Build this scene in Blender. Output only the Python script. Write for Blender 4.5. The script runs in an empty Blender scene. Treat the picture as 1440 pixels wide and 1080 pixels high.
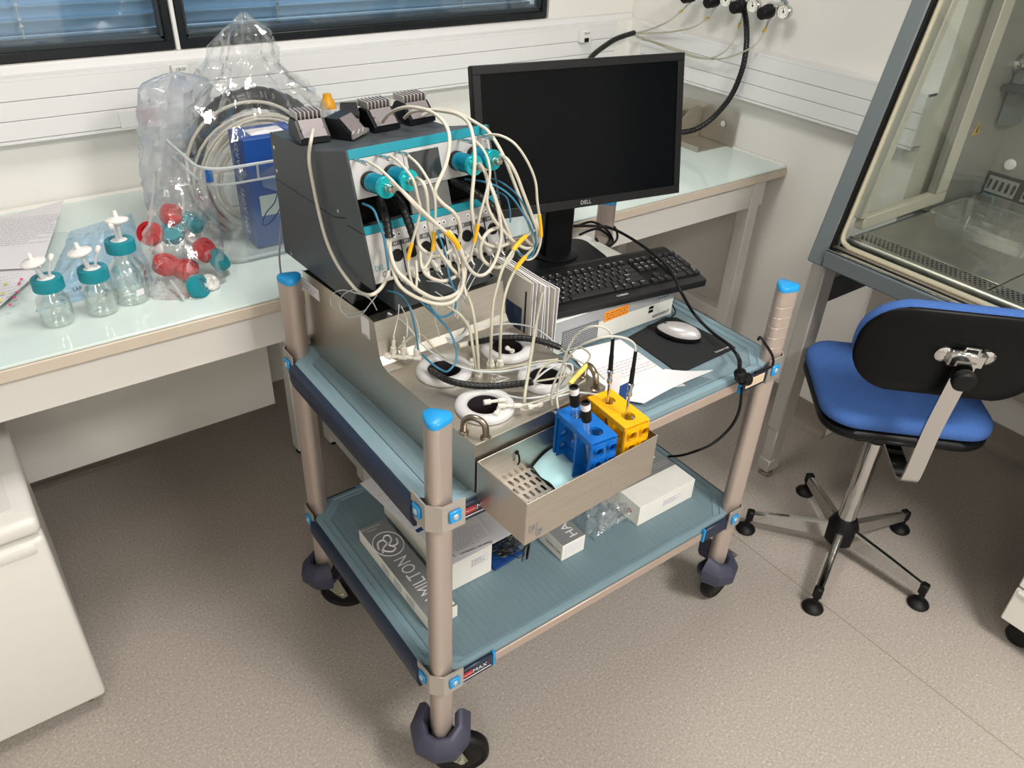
import bpy, bmesh, math, random
from mathutils import Vector, Matrix, noise
random.seed(7)
SC = bpy.context.scene
COL = SC.collection
PI = math.pi
# ------------------------------------------------------------------ camera
CAM = Vector((-2.3304, -2.3880, 1.7250)); FPX = 1114.35
YAW, PITCH, ROLL = 0.65765, 0.59190, -0.05031
fwd = Vector((math.sin(YAW)*math.cos(PITCH), math.cos(YAW)*math.cos(PITCH), -math.sin(PITCH)))
rgt = Vector((math.cos(YAW), -math.sin(YAW), 0)); dwn = fwd.cross(rgt)
r2 = rgt*math.cos(ROLL) + dwn*math.sin(ROLL); d2 = -rgt*math.sin(ROLL) + dwn*math.cos(ROLL)
cd = bpy.data.cameras.new('camera'); cam = bpy.data.objects.new('camera', cd); COL.objects.link(cam)
cd.sensor_width = 36; cd.lens = FPX*36/1440; cd.clip_start = .02; cd.clip_end = 100
cam.matrix_world = Matrix(((r2.x, -d2.x, -fwd.x, CAM.x), (r2.y, -d2.y, -fwd.y, CAM.y), (r2.z, -d2.z, -fwd.z, CAM.z), (0, 0, 0, 1)))
SC.camera = cam
# ------------------------------------------------------------------ world, light, exposure
SC.view_settings.view_transform = 'Standard'; SC.view_settings.look = 'None'
SC.view_settings.gamma = 1; SC.view_settings.exposure = 0.10; SC.view_settings.use_curve_mapping = False
w = bpy.data.worlds.new('sky'); SC.world = w; w.use_nodes = True
bg = w.node_tree.nodes['Background']; bg.inputs[0].default_value = (.70, .85, 1.0, 1); bg.inputs[1].default_value = 3.0
def area(name, loc, sx, sy, power, col, rot=(0, 0, 0)):
    l = bpy.data.lights.new(name, 'AREA'); l.shape = 'RECTANGLE'; l.size = sx; l.size_y = sy; l.energy = power; l.color = col
    o = bpy.data.objects.new(name, l); o.location = loc; o.rotation_euler = rot; COL.objects.link(o); return o
LAMPS = [(-1.2, -3.2), (-1.55, -1.15), (-3.4, -3.3), (-0.9, -4.9), (-3.4, -4.9)]
LPOW = [68, 17, 20, 24, 18]
for i, (x, y) in enumerate(LAMPS):
    area('ceiling_lamp_light', (x, y, 2.668), .56, .56, LPOW[i], (1.0, .968, .928))
# ------------------------------------------------------------------ helpers
ROOTM = {}
def lin(c):
    if isinstance(c, str):
        c = [int(c[i:i+2], 16)/255 for i in (0, 2, 4)]
    return tuple(x/12.92 if x <= .04045 else ((x+.055)/1.055)**2.4 for x in c)
MATS = {}
def mat(name, col, rough=.5, metal=0., var=0., scale=30., bump=0., bscale=200., trans=0., ior=1.45, emit=0., coat=0., stretch=None, spec=.5):
    if name in MATS: return MATS[name]
    m = bpy.data.materials.new(name); m.use_nodes = True; nt = m.node_tree; b = nt.nodes['Principled BSDF']; L = nt.links
    c = lin(col); b.inputs['Base Color'].default_value = (*c, 1); b.inputs['Roughness'].default_value = rough
    b.inputs['Metallic'].default_value = metal; b.inputs['IOR'].default_value = ior
    b.inputs['Transmission Weight'].default_value = trans; b.inputs['Coat Weight'].default_value = coat
    b.inputs['Specular IOR Level'].default_value = spec
    if emit: b.inputs['Emission Color'].default_value = (*c, 1); b.inputs['Emission Strength'].default_value = emit
    if var or bump:
        tc = nt.nodes.new('ShaderNodeTexCoord'); src = tc.outputs['Object']
        if stretch:
            mp = nt.nodes.new('ShaderNodeMapping'); mp.inputs['Scale'].default_value = stretch; L.new(src, mp.inputs[0]); src = mp.outputs[0]
    if var:
        n = nt.nodes.new('ShaderNodeTexNoise'); n.inputs['Scale'].default_value = scale; n.inputs['Detail'].default_value = 4
        L.new(src, n.inputs['Vector'])
        r = nt.nodes.new('ShaderNodeMapRange'); r.inputs[1].default_value = .3; r.inputs[2].default_value = .7; r.inputs[3].default_value = 1-var; r.inputs[4].default_value = 1+var
        L.new(n.outputs[0], r.inputs[0])
        mx = nt.nodes.new('ShaderNodeVectorMath'); mx.operation = 'SCALE'; mx.inputs[0].default_value = c
        L.new(r.outputs[0], mx.inputs['Scale']); L.new(mx.outputs[0], b.inputs['Base Color'])
    if bump:
        n2 = nt.nodes.new('ShaderNodeTexNoise'); n2.inputs['Scale'].default_value = bscale; n2.inputs['Detail'].default_value = 3
        L.new(src, n2.inputs['Vector'])
        bp = nt.nodes.new('ShaderNodeBump'); bp.inputs['Strength'].default_value = bump; bp.inputs['Distance'].default_value = .002
        L.new(n2.outputs[0], bp.inputs['Height']); L.new(bp.outputs[0], b.inputs['Normal'])
    MATS[name] = m; return m
def film(name, col, diff=.15, gloss=.12, rough=.12, bump=0., bscale=30., tint=(1, 1, 1), glow=True):
    """thin see-through plastic or glass sheet: transparent + glossy + a little diffuse"""
    if name in MATS: return MATS[name]
    m = bpy.data.materials.new(name); m.use_nodes = True; nt = m.node_tree; N = nt.nodes; L = nt.links; N.clear()
    out = N.new('ShaderNodeOutputMaterial'); tr = N.new('ShaderNodeBsdfTransparent'); tr.inputs[0].default_value = (*tint, 1)
    gl = N.new('ShaderNodeBsdfGlossy'); gl.inputs['Roughness'].default_value = rough; gl.inputs[0].default_value = (1, 1, 1, 1)
    df = N.new('ShaderNodeBsdfDiffuse'); df.inputs[0].default_value = (*lin(col), 1)
    tl = N.new('ShaderNodeBsdfTranslucent'); tl.inputs[0].default_value = (*lin(col), 1)
    a0 = N.new('ShaderNodeMixShader'); a0.inputs[0].default_value = .5; L.new(df.outputs[0], a0.inputs[1]); L.new(tl.outputs[0], a0.inputs[2])
    a = N.new('ShaderNodeMixShader'); a.inputs[0].default_value = diff; L.new(tr.outputs[0], a.inputs[1]); L.new(a0.outputs[0], a.inputs[2])
    b = N.new('ShaderNodeMixShader'); fr = N.new('ShaderNodeLayerWeight'); fr.inputs[0].default_value = .25
    mr = N.new('ShaderNodeMapRange'); mr.inputs[3].default_value = gloss*.45; mr.inputs[4].default_value = min(.9, gloss*4)
    L.new(fr.outputs['Facing'], mr.inputs[0]); L.new(mr.outputs[0], b.inputs[0])
    L.new(a.outputs[0], b.inputs[1]); L.new(gl.outputs[0], b.inputs[2]); L.new(b.outputs[0], out.inputs[0])
    if bump:
        tc = N.new('ShaderNodeTexCoord'); n2 = N.new('ShaderNodeTexNoise'); n2.inputs['Scale'].default_value = bscale; n2.inputs['Detail'].default_value = 3
        L.new(tc.outputs['Object'], n2.inputs['Vector'])
        bp = N.new('ShaderNodeBump'); bp.inputs['Strength'].default_value = bump; bp.inputs['Distance'].default_value = .01
        L.new(n2.outputs[0], bp.inputs['Height'])
        for s in (gl, df): L.new(bp.outputs[0], s.inputs['Normal'])
        L.new(bp.outputs[0], fr.inputs['Normal'])
    MATS[name] = m; return m

def thing(name, label, cat, loc=(0, 0, 0), rz=0., group=None, M=None, local=False):
    o = bpy.data.objects.new(name, None); COL.objects.link(o); o.empty_display_size = .05
    if M is None: M = Matrix.Translation(loc) @ Matrix.Rotation(rz, 4, 'Z')
    o.matrix_world = M; ROOTM[o.name] = None if local else M.inverted()
    o['label'] = label; o['category'] = cat
    if group: o['group'] = group
    return o
def tag(o, label, cat, group=None):
    o['label'] = label; o['category'] = cat
    if group: o['group'] = group
    return o
def root(o):
    while o.parent: o = o.parent
    return o
def finish(name, me, m, parent=None, smooth=40, label=None, kind=None):
    if parent is not None:
        mi = ROOTM.get(root(parent).name)
        if mi is not None: me.transform(mi)
    if smooth:
        me.polygons.foreach_set('use_smooth', [True]*len(me.polygons)); me.set_sharp_from_angle(angle=math.radians(smooth))
    o = bpy.data.objects.new(name, me); COL.objects.link(o)
    if m is not None: me.materials.append(m)
    if parent is not None: o.parent = parent
    if label: o['label'] = label
    if kind: o['kind'] = kind
    return o
def obj(name, bm, m, parent=None, smooth=40, label=None, kind=None, fixn=True):
    if fixn: bmesh.ops.recalc_face_normals(bm, faces=bm.faces)
    me = bpy.data.meshes.new(name); bm.to_mesh(me); bm.free()
    return finish(name, me, m, parent, smooth, label, kind)
def solo(name, bm, m, label, cat, group=None, smooth=40, loc=None):
    """one-mesh thing in world coordinates; origin moved to its base"""
    bmesh.ops.recalc_face_normals(bm, faces=bm.faces)
    me = bpy.data.meshes.new(name); bm.to_mesh(me); bm.free()
    xs = [v.co for v in me.vertices]
    if loc is None:
        loc = Vector(((min(v.x for v in xs)+max(v.x for v in xs))/2, (min(v.y for v in xs)+max(v.y for v in xs))/2, min(v.z for v in xs)))
    me.transform(Matrix.Translation(-Vector(loc)))
    o = finish(name, me, m, None, smooth); o.location = loc
    ROOTM[o.name] = Matrix.Translation(-Vector(loc))
    return tag(o, label, cat, group)
def struct(name, bm, m, parent=None, smooth=40):
    o = obj(name, bm, m, parent, smooth); o['kind'] = 'structure'; return o
def copy_tree(o, M=None, parent=None, label=None):
    c = o.copy(); COL.objects.link(c); c.parent = parent
    if M is not None: c.matrix_world = M
    if label: c['label'] = label
    for ch in list(o.children): copy_tree(ch, None, c)
    return c
def BM(): return bmesh.new()
def box(bm, x0, x1, y0, y1, z0, z1, bev=0., M=None, seg=1):
    vs = [bm.verts.new((x, y, z)) for x in (x0, x1) for y in (y0, y1) for z in (z0, z1)]
    idx = ((0, 1, 3, 2), (4, 6, 7, 5), (0, 4, 5, 1), (2, 3, 7, 6), (0, 2, 6, 4), (1, 5, 7, 3))
    fs = [bm.faces.new([vs[i] for i in f]) for f in idx]
    new = vs
    if bev:
        es = list({e for f in fs for e in f.edges})
        r = bmesh.ops.bevel(bm, geom=es, offset=bev, segments=seg, profile=.5, affect='EDGES')
        new = list({v for f in r['faces'] for v in f.verts} | {v for v in vs if v.is_valid})
    if M is not None: bmesh.ops.transform(bm, matrix=M, verts=new)
    return bm
def prism(bm, poly, z0, z1, M=None, inset=0., dz=0.):
    """polygon in xy extruded in z; optional chamfered top"""
    n = len(poly); lv = [(z0, 0.)]
    lv += [(z1-dz, 0.), (z1, inset)] if inset else [(z1, 0.)]
    cx = sum(p[0] for p in poly)/n; cy = sum(p[1] for p in poly)/n
    rings = []
    for z, s in lv:
        ring = []
        for (x, y) in poly:
            d = math.hypot(x-cx, y-cy) or 1
            k = max(0, (d-s)/d)
            p = Vector((cx+(x-cx)*k, cy+(y-cy)*k, z))
            ring.append(bm.verts.new(M @ p if M is not None else p))
        rings.append(ring)
    for a, b in zip(rings, rings[1:]):
        for i in range(n): bm.faces.new((a[i], a[(i+1) % n], b[(i+1) % n], b[i]))
    bm.faces.new(rings[0][::-1]); bm.faces.new(rings[-1]); return bm
def lathe(bm, prof, seg=24, M=None, cap=True):
    rings = []
    for r, z in prof:
        ring = []
        for i in range(seg):
            a = 2*PI*i/seg; p = Vector((r*math.cos(a), r*math.sin(a), z))
            ring.append(bm.verts.new(M @ p if M is not None else p))
        rings.append(ring)
    for a, b in zip(rings, rings[1:]):
        for i in range(seg): bm.faces.new((a[i], a[(i+1) % seg], b[(i+1) % seg], b[i]))
    if cap:
        bm.faces.new(rings[0][::-1]); bm.faces.new(rings[-1])
    return bm
def axisM(p, q):
    """matrix whose z axis runs from p towards q, origin at p"""
    p = Vector(p); d = (Vector(q)-p).normalized(); u = Vector((0, 0, 1)) if abs(d.z) < .95 else Vector((1, 0, 0))
    x = u.cross(d).normalized(); y = d.cross(x)
    return Matrix(((x.x, y.x, d.x, p.x), (x.y, y.y, d.y, p.y), (x.z, y.z, d.z, p.z), (0, 0, 0, 1)))
def frame(o, x, y):
    o = Vector(o); x = Vector(x).normalized(); y = Vector(y); z = x.cross(y).normalized(); y = z.cross(x)
    return Matrix(((x.x, y.x, z.x, o.x), (x.y, y.y, z.y, o.y), (x.z, y.z, z.z, o.z), (0, 0, 0, 1)))
def crom(pts, n=6, closed=False):
    P = [Vector(p) for p in pts]
    if len(P) < 3: return P
    out = []; m = len(P)
    for i in range(m if closed else m-1):
        if closed: a, b, c, d = P[i-1], P[i], P[(i+1) % m], P[(i+2) % m]
        else: a, b, c, d = P[max(i-1, 0)], P[i], P[i+1], P[min(i+2, m-1)]
        for k in range(n):
            t = k/n
            out.append(.5*((2*b)+(c-a)*t+(2*a-5*b+4*c-d)*t*t+(3*b-a-3*c+d)*t**3))
    if not closed: out.append(P[-1])
    return out
def tube(bm, pts, r, seg=8, n=6, closed=False, smooth=True, prof=None):
    P = crom(pts, n, closed) if smooth else [Vector(p) for p in pts]
    m = len(P); T = []
    for i in range(m):
        a = P[i-1] if (closed or i) else P[i]; b = P[(i+1) % m] if (closed or i < m-1) else P[i]
        T.append((b-a).normalized() if (b-a).length > 1e-9 else Vector((0, 0, 1)))
    u = Vector((0, 0, 1)) if abs(T[0].z) < .9 else Vector((1, 0, 0))
    nrm = (u-T[0]*u.dot(T[0])).normalized(); rings = []
    for i in range(m):
        nrm = (nrm-T[i]*nrm.dot(T[i])).normalized(); bi = T[i].cross(nrm)
        rr = r[min(i*len(r)//m, len(r)-1)] if isinstance(r, (list, tuple)) else (r(i/(m-1)) if callable(r) else r)
        ring = []
        for k in range(seg):
            a = 2*PI*k/seg
            if prof: q = nrm*prof[k][0]+bi*prof[k][1]
            else: q = (nrm*math.cos(a)+bi*math.sin(a))*rr
            ring.append(bm.verts.new(P[i]+q))
        rings.append(ring)
    for i in range(m if closed else m-1):
        a, b = rings[i], rings[(i+1) % m]
        for k in range(seg): bm.faces.new((a[k], a[(k+1) % seg], b[(k+1) % seg], b[k]))
    if not closed: bm.faces.new(rings[0][::-1]); bm.faces.new(rings[-1])
    return bm
def perf(bm, x0, x1, y0, y1, nx, ny, hw, hh, M=None, stag=False, z=0., n=8, depth=.0015):
    """plate with real holes (elliptic / slot shaped), cell by cell"""
    dx = (x1-x0)/nx; dy = (y1-y0)/ny
    def V(x, y, zz): 
        p = Vector((x, y, zz)); return bm.verts.new(M @ p if M is not None else p)
    for j in range(ny):
        off = (dx/2 if (stag and j % 2) else 0)
        for i in range(nx - (1 if off else 0)):
            a = x0+i*dx+off; b = a+dx; c = y0+j*dy; d = c+dy; mx = (a+b)/2; my = (c+d)/2
            hole = []; rim = []; low = []
            for k in range(n):
                t = 2*PI*(k+.5)/n; ct, st = math.cos(t), math.sin(t)
                e = .6
                hx = mx+hw*math.copysign(abs(ct)**e, ct); hy = my+hh*math.copysign(abs(st)**e, st)
                s = min(dx/2/max(abs(ct), 1e-6), dy/2/max(abs(st), 1e-6)) if n != 8 else None
                if n == 8:
                    rx, ry = [(b, my+dy*.25), (mx+dx*.25, d), (mx-dx*.25, d), (a, my+dy*.25), (a, my-dy*.25), (mx-dx*.25, c), (mx+dx*.25, c), (b, my-dy*.25)][k]
                hole.append(V(hx, hy, z)); low.append(V(hx, hy, z-depth)); rim.append(V(rx, ry, z))
            cor = [V(b, d, z), V(a, d, z), V(a, c, z), V(b, c, z)]
            for k in range(8):
                k2 = (k+1) % 8
                bm.faces.new((rim[k], rim[k2], hole[k2], hole[k])); bm.faces.new((hole[k], hole[k2], low[k2], low[k]))
            for ci, (p, q) in enumerate(((0, 1), (2, 3), (4, 5), (6, 7))): bm.faces.new((rim[p], cor[ci], rim[q]))
        if off:
            for (a, b) in ((x0, x0+off), (x1-off, x1)):
                c = y0+j*dy; bm.faces.new([V(a, c, z), V(b, c, z), V(b, c+dy, z), V(a, c+dy, z)])
    return bm
def rrect(w, h, r, n=4, cx=0., cy=0.):
    p = []
    for sx, sy, a0 in ((1, 1, 0), (-1, 1, 90), (-1, -1, 180), (1, -1, 270)):
        for k in range(n+1):
            a = math.radians(a0+90*k/n); p.append((cx+sx*(w/2-r)+r*math.cos(a), cy+sy*(h/2-r)+r*math.sin(a)))
    return p
def at(u, v, x=None, y=None, z=None):
    """point of the place seen at pixel (u, v) of the photo, on the plane x=, y= or z="""
    d = r2*((u-720)/FPX)+d2*((v-540)/FPX)+fwd
    t = (z-CAM.z)/d.z if z is not None else ((x-CAM.x)/d.x if x is not None else (y-CAM.y)/d.y)
    return CAM+d*t
TXT = {}
def textmesh(s):
    if s not in TXT:
        cu = bpy.data.curves.new('t', 'FONT'); cu.body = s; cu.resolution_u = 2; cu.align_x = 'CENTER'; cu.align_y = 'CENTER'
        to = bpy.data.objects.new('t', cu); me = bpy.data.meshes.new_from_object(to)
        TXT[s] = ([v.co.copy() for v in me.vertices], [list(p.vertices) for p in me.polygons])
        bpy.data.objects.remove(to); bpy.data.curves.remove(cu); bpy.data.meshes.remove(me)
    return TXT[s]
def addtext(bm, s, M, size, sx=1.):
    vs, fs = textmesh(s); bv = [bm.verts.new(M @ Vector((v.x*size*sx, v.y*size, 0))) for v in vs]
    for f in fs:
        try: bm.faces.new([bv[i] for i in f])
        except ValueError: pass
def lettering(parent, s, o, xd, yd, size, m, name='lettering', sx=1., lift=.0006):
    """flat print: text centred at o, running along xd, letters standing along yd"""
    F = frame(o, xd, yd); F = F @ Matrix.Translation((0, 0, lift)); b = BM()
    lines = s if isinstance(s, (list, tuple)) else [s]
    for i, l in enumerate(lines): addtext(b, l, F @ Matrix.Translation((0, -i*size*1.15, 0)), size, sx)
    return obj(name, b, m, parent, 0, fixn=False)
def scribble(parent, o, xd, yd, w, h, nl, m, name='print', seed=1, thick=.0012, lift=.0005):
    """rows of word-like dashes: print too small to read"""
    F = frame(o, xd, yd); rnd = random.Random(seed); b = BM()
    for i in range(nl):
        y = h*(.5-(i+.5)/nl); x = -w/2; end = w/2*(1 if rnd.random() < .7 else rnd.uniform(.2, .8))
        while x < end:
            l = rnd.uniform(.006, .022)*max(.25, w/.2); e = min(x+l, end)
            vs = [b.verts.new(F @ Vector(p)) for p in ((x, y-thick/2, lift), (e, y-thick/2, lift), (e, y+thick/2, lift), (x, y+thick/2, lift))]
            b.faces.new(vs); x = e+.003
    return obj(name, b, m, parent, 0, fixn=False)
def decal(parent, o, xd, yd, w, h, m, name='label_sticker', t=.0006, r=0):
    b = BM(); prism(b, rrect(w, h, r or min(w, h)*.05, 2), 0, t, frame(o, xd, yd)); return obj(name, b, m, parent, 0)
X, Y, Z = Vector((1, 0, 0)), Vector((0, 1, 0)), Vector((0, 0, 1))
def sheet(bm, fn, nu, nv, thick=0.):
    g = [[bm.verts.new(fn(i/nu, j/nv)) for j in range(nv+1)] for i in range(nu+1)]
    fs = [bm.faces.new((g[i][j], g[i+1][j], g[i+1][j+1], g[i][j+1])) for i in range(nu) for j in range(nv)]
    if thick:
        bmesh.ops.recalc_face_normals(bm, faces=fs); bmesh.ops.solidify(bm, geom=fs, thickness=thick)
    return bm
# ------------------------------------------------------------------ materials
WHITE = mat('wall_paint', 'e9e7e2', .75, var=.015, scale=3, bump=.08, bscale=350)
PLAST = mat('white_plastic', 'e6e6e3', .4)
TRUNK = mat('trunking_plastic', 'e4e4e4', .38)
CEIL = mat('ceiling_tile', 'e6e4df', .9, var=.02, scale=60)
BLACK = mat('black_plastic', '0d0e10', .42, bump=.05, bscale=600, spec=.25)
GLOSSB = mat('gloss_black', '040405', .5, spec=.1)
RUBBER = mat('black_rubber', '0b0b0c', .5, spec=.3)
STEEL = mat('brushed_steel', 'cbc5bb', .36, 1., var=.06, scale=18, bump=.05, bscale=90, stretch=(1, 14, 14))
STEELD = mat('stainless_dull', 'bcb7ae', .34, 1., var=.08, scale=10, bump=.04, bscale=60)
CHROME = mat('chrome', 'c9c9c7', .09, 1.)
ALU = mat('brushed_aluminium', 'b1a39a', .4, .35, var=.03, scale=40, stretch=(40, 40, 1))
TAN = mat('taupe_rail', 'b3a196', .4, .3, var=.02)
NAVY = mat('navy_polymer', '1f2b40', .38, var=.06, scale=15)
BUMP = mat('bumper_polymer', '37394b', .5, var=.05, scale=20)
MATB = mat('pale_blue_shelf', '6d828a', .45, var=.03, scale=8)
SHELFB = mat('pale_blue_frame', '78919b', .4, var=.03, scale=10)
CAPB = mat('bright_blue_plastic', '1b8fd0', .35)
GREYU = mat('anthracite_shell', '3b4044', .42, var=.03, scale=12)
PANEL = mat('silver_panel', 'b9b9b8', .38, .2)
TEAL = mat('teal_print', '0f8596', .35)
MOTOR = mat('teal_anodised', '0b8aa6', .25, .55)
MOTORL = mat('teal_anodised_face', '1fb4be', .22, .5)
CABLE = mat('ivory_cable', 'c6c1b3', .45)
CLEAR = mat('silicone_tube', 'c9c6b2', .35, trans=.35)
BLUEC = mat('blue_tube', '2c6f8e', .4)
WTUBE = mat('clear_white_tube', 'dfe4e6', .3, trans=.4)
YELTAG = mat('yellow_tag', 'e3b01c', .45)
LUER = mat('natural_nylon', 'd6d2c8', .35, trans=.15)
PAPER = mat('white_paper', 'dbd9dc', .7, var=.01)
INK = mat('black_ink', '26272c', .6)
INKG = mat('grey_ink', '7d7f86', .6)
CREAM = mat('cream_frame', 'cfcab9', .45)
GREYB = mat('box_grey', '77797a', .5, var=.02)
CARD = mat('white_card', 'e2e1da', .55, var=.02)
DBLUE = mat('dark_blue_print', '17407f', .45)
REDP = mat('red_print', 'b02a30', .5)
# ================================================================== SETTING
def floor_mat():
    m = bpy.data.materials.new('speckled_vinyl'); m.use_nodes = True; nt = m.node_tree; N = nt.nodes; L = nt.links; b = N['Principled BSDF']
    tc = N.new('ShaderNodeTexCoord')
    n1 = N.new('ShaderNodeTexNoise'); n1.inputs['Scale'].default_value = 170; n1.inputs['Detail'].default_value = 2; n1.inputs['Roughness'].default_value = .6
    L.new(tc.outputs['Object'], n1.inputs['Vector'])
    r1 = N.new('ShaderNodeValToRGB'); e = r1.color_ramp.elements
    cs = [(.28, '857c74'), (.40, '9b938a'), (.58, 'a39b93'), (.68, 'b3aca4'), (.76, 'c2bcb5')]
    e[0].position = cs[0][0]; e[0].color = (*lin(cs[0][1]), 1); e[1].position = cs[-1][0]; e[1].color = (*lin(cs[-1][1]), 1)
    for p, c in cs[1:-1]:
        q = e.new(p); q.color = (*lin(c), 1)
    L.new(n1.outputs[0], r1.inputs[0])
    v = N.new('ShaderNodeTexVoronoi'); v.inputs['Scale'].default_value = 230; L.new(tc.outputs['Object'], v.inputs['Vector'])
    v2 = N.new('ShaderNodeValToRGB'); v2.color_ramp.elements[0].position = .10; v2.color_ramp.elements[0].color = (1, 1, 1, 1); v2.color_ramp.elements[1].position = .19; v2.color_ramp.elements[1].color = (0, 0, 0, 1)
    L.new(v.outputs['Distance'], v2.inputs[0])
    sp = N.new('ShaderNodeSeparateColor'); L.new(v.outputs['Color'], sp.inputs[0])
    gt = N.new('ShaderNodeMath'); gt.operation = 'GREATER_THAN'; gt.inputs[1].default_value = .6; L.new(sp.outputs[0], gt.inputs[0])
    ml = N.new('ShaderNodeMath'); ml.operation = 'MULTIPLY'; L.new(gt.outputs[0], ml.inputs[0]); L.new(v2.outputs[0], ml.inputs[1])
    ml2 = N.new('ShaderNodeMath'); ml2.operation = 'MULTIPLY'; ml2.inputs[1].default_value = .75; L.new(ml.outputs[0], ml2.inputs[0])
    mx = N.new('ShaderNodeMix'); mx.data_type = 'RGBA'; L.new(ml2.outputs[0], mx.inputs[0]); L.new(r1.outputs[0], mx.inputs[6]); mx.inputs[7].default_value = (*lin('6e655d'), 1)
    L.new(mx.outputs[2], b.inputs['Base Color']); b.inputs['Roughness'].default_value = .42
    return m
FLOOR = floor_mat()
XL, YB, ZC = -4.6, -5.6, 2.7      # left wall, rear wall, ceiling
XR = .47                          # wall face behind the cabinet recess
b = BM(); box(b, XL-.2, XR+.2, YB-.2, .3, -.08, 0)
floor = struct('floor', b, FLOOR, smooth=0)
b = BM(); box(b, -.6765, -.6735, YB, -.02, -.001, .0006)
obj('weld_seam', b, mat('weld_seam', '8e8378', .4), floor)
b = BM(); box(b, XL-.2, XR+.2, YB-.2, .3, ZC, ZC+.1); struct('ceiling', b, CEIL, smooth=0)
b = BM(); box(b, XL-.15, XL, YB, .3, 0, ZC); struct('wall_left', b, WHITE, smooth=0)
b = BM(); box(b, XL, XR, YB-.15, YB, 0, ZC); struct('wall_rear', b, WHITE, smooth=0)
# right wall: pier as far as the cabinet, then a recess behind it
YP = -1.250
b = BM(); box(b, 0, XR+.15, YP, .28, 0, ZC); struct('wall_right', b, WHITE, smooth=0)
b = BM(); box(b, XR, XR+.15, YB, YP, 0, ZC); struct('wall_recess', b, WHITE, smooth=0)
# window wall with one wide opening
ZS, ZT, WX0, WX1, WM = 1.235, 2.25, -3.35, -.405, -1.693
b = BM()
box(b, XL, 0, 0, .28, 0, ZS); box(b, XL, 0, 0, .28, ZT, ZC); box(b, WX1, 0, 0, .28, ZS, ZT); box(b, XL, WX0, 0, .28, ZS, ZT)
struct('wall_back', b, WHITE, smooth=0)
FRAMEB = mat('dark_window_frame', '14191d', .35)
WGL = film('window_glass', 'cfe0e6', .02, .10, .03, tint=(.93, .97, 1.0))
def blind_mat():
    m = mat('blind_slat', 'a3bfd3', .35, .15, var=.06, scale=6, stretch=(1, 6, 6)); return m
SLAT = blind_mat(); CORD = mat('blind_tape', 'b9c2c6', .3, .3)
rng = random.Random(3)
for k, (xa, xb) in enumerate(((WX0, WM), (WM, WX1))):
    w_ = thing('window_%d' % (k+1), 'x', 'window', ((xa+xb)/2, .05, ZS), 0)
    del w_['label'], w_['category']; w_['kind'] = 'structure'
    b = BM(); g = .013
    xa2, xb2 = xa+g*.6, xb-g*.6
    fw = .030
    box(b, xa2, xb2, .0, .05, ZS+.002, ZS+.026, .003); box(b, xa2, xb2, .0, .05, ZT-.04, ZT, .003)
    box(b, xa2, xa2+fw*.7, .0, .05, ZS+.02, ZT-.03, .003); box(b, xb2-fw*.7, xb2, .0, .05, ZS+.02, ZT-.03, .003)
    fr = obj('window_frame', b, FRAMEB, w_)
    b = BM(); box(b, xa2+fw*.7, xb2-fw*.7, .012, .040, ZS+.026, ZS+.036); box(b, xa2+fw*.7, xa2+fw*.7+.008, .012, .04, ZS+.03, ZT-.04); box(b, xb2-fw*.7-.008, xb2-fw*.7, .012, .04, ZS+.03, ZT-.04)
    obj('gasket', b, mat('seal_rubber', '2c3438', .5), fr)
    b = BM(); box(b, xa2+fw*.7, xb2-fw*.7, .020, .026, ZS+.03, ZT-.04); obj('pane', b, WGL, w_, 0)
    b = BM(); box(b, xa2, xb2, .060, .20, ZS+.001, ZS+.036, .002); obj('outer_sill', b, mat('outer_sill', '4a5258', .5), w_)
    # outside venetian blind: every slat a part of its own
    me = None; ns = 30; pitch = .0335
    for i in range(ns):
        zc = ZS+.030+i*pitch
        tilt = 1.16
        if i == 5 and k == 0: tilt = .25
        if i == 0: zc -= .004
        if me is None:
            bb = BM()
            prof = [(-.021, -.0010), (-.012, .0012), (0, .0022), (.012, .0012), (.021, -.0010)]
            L_ = (xb-xa)/2-.010
            sheet(bb, lambda u, v: Vector((-L_+2*L_*u, prof[round(v*4)][0], prof[round(v*4)][1])), 1, 4, .0008)
            bmesh.ops.recalc_face_normals(bb, faces=bb.faces)
            me = bpy.data.meshes.new('slat'); bb.to_mesh(me); bb.free()
            me.polygons.foreach_set('use_smooth', [True]*len(me.polygons)); me.materials.append(SLAT)
        o = bpy.data.objects.new('slat', me); COL.objects.link(o); o.parent = w_
        o.location = (0, .105-.05, zc-ZS); o.rotation_euler = (-tilt+rng.uniform(-.03, .03), rng.uniform(-.0012, .0012), 0)
    for xq in (xa+.25*(xb-xa), xa+.76*(xb-xa)) if k else (-2.045, -2.9):
        b = BM(); tube(b, [(xq, .078, ZS+.02), (xq, .078, ZT)], .0022, 6)
        lt = obj('ladder_tape', b, CORD, w_)
        b = BM()
        for i in range(16):
            if i % 3 != 1: box(b, xq-.004, xq+.004, .072, .076, ZS+.036+i*.0165, ZS+.042+i*.0165)
        obj('clip', b, CHROME, lt)
    if k == 0:
        lettering(w_, ['LSD'], (WM-.075, .0195, ZS+.05), X, Z, .012, INKG)
    # white reveal of the frame
b = BM(); box(b, WM-.006, WM+.006, -.004, .05, ZS, ZT, .002); struct('trim_1', b, TRUNK)
# sill: white profile in two steps under the window, runs along the whole wall
b = BM(); box(b, XL, -.001, -.012, -.0002, ZS-.024, ZS, .003); box(b, XL, -.001, -.030, -.0002, ZS-.036, ZS-.024, .002)
struct('trim_2', b, TRUNK)
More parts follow.
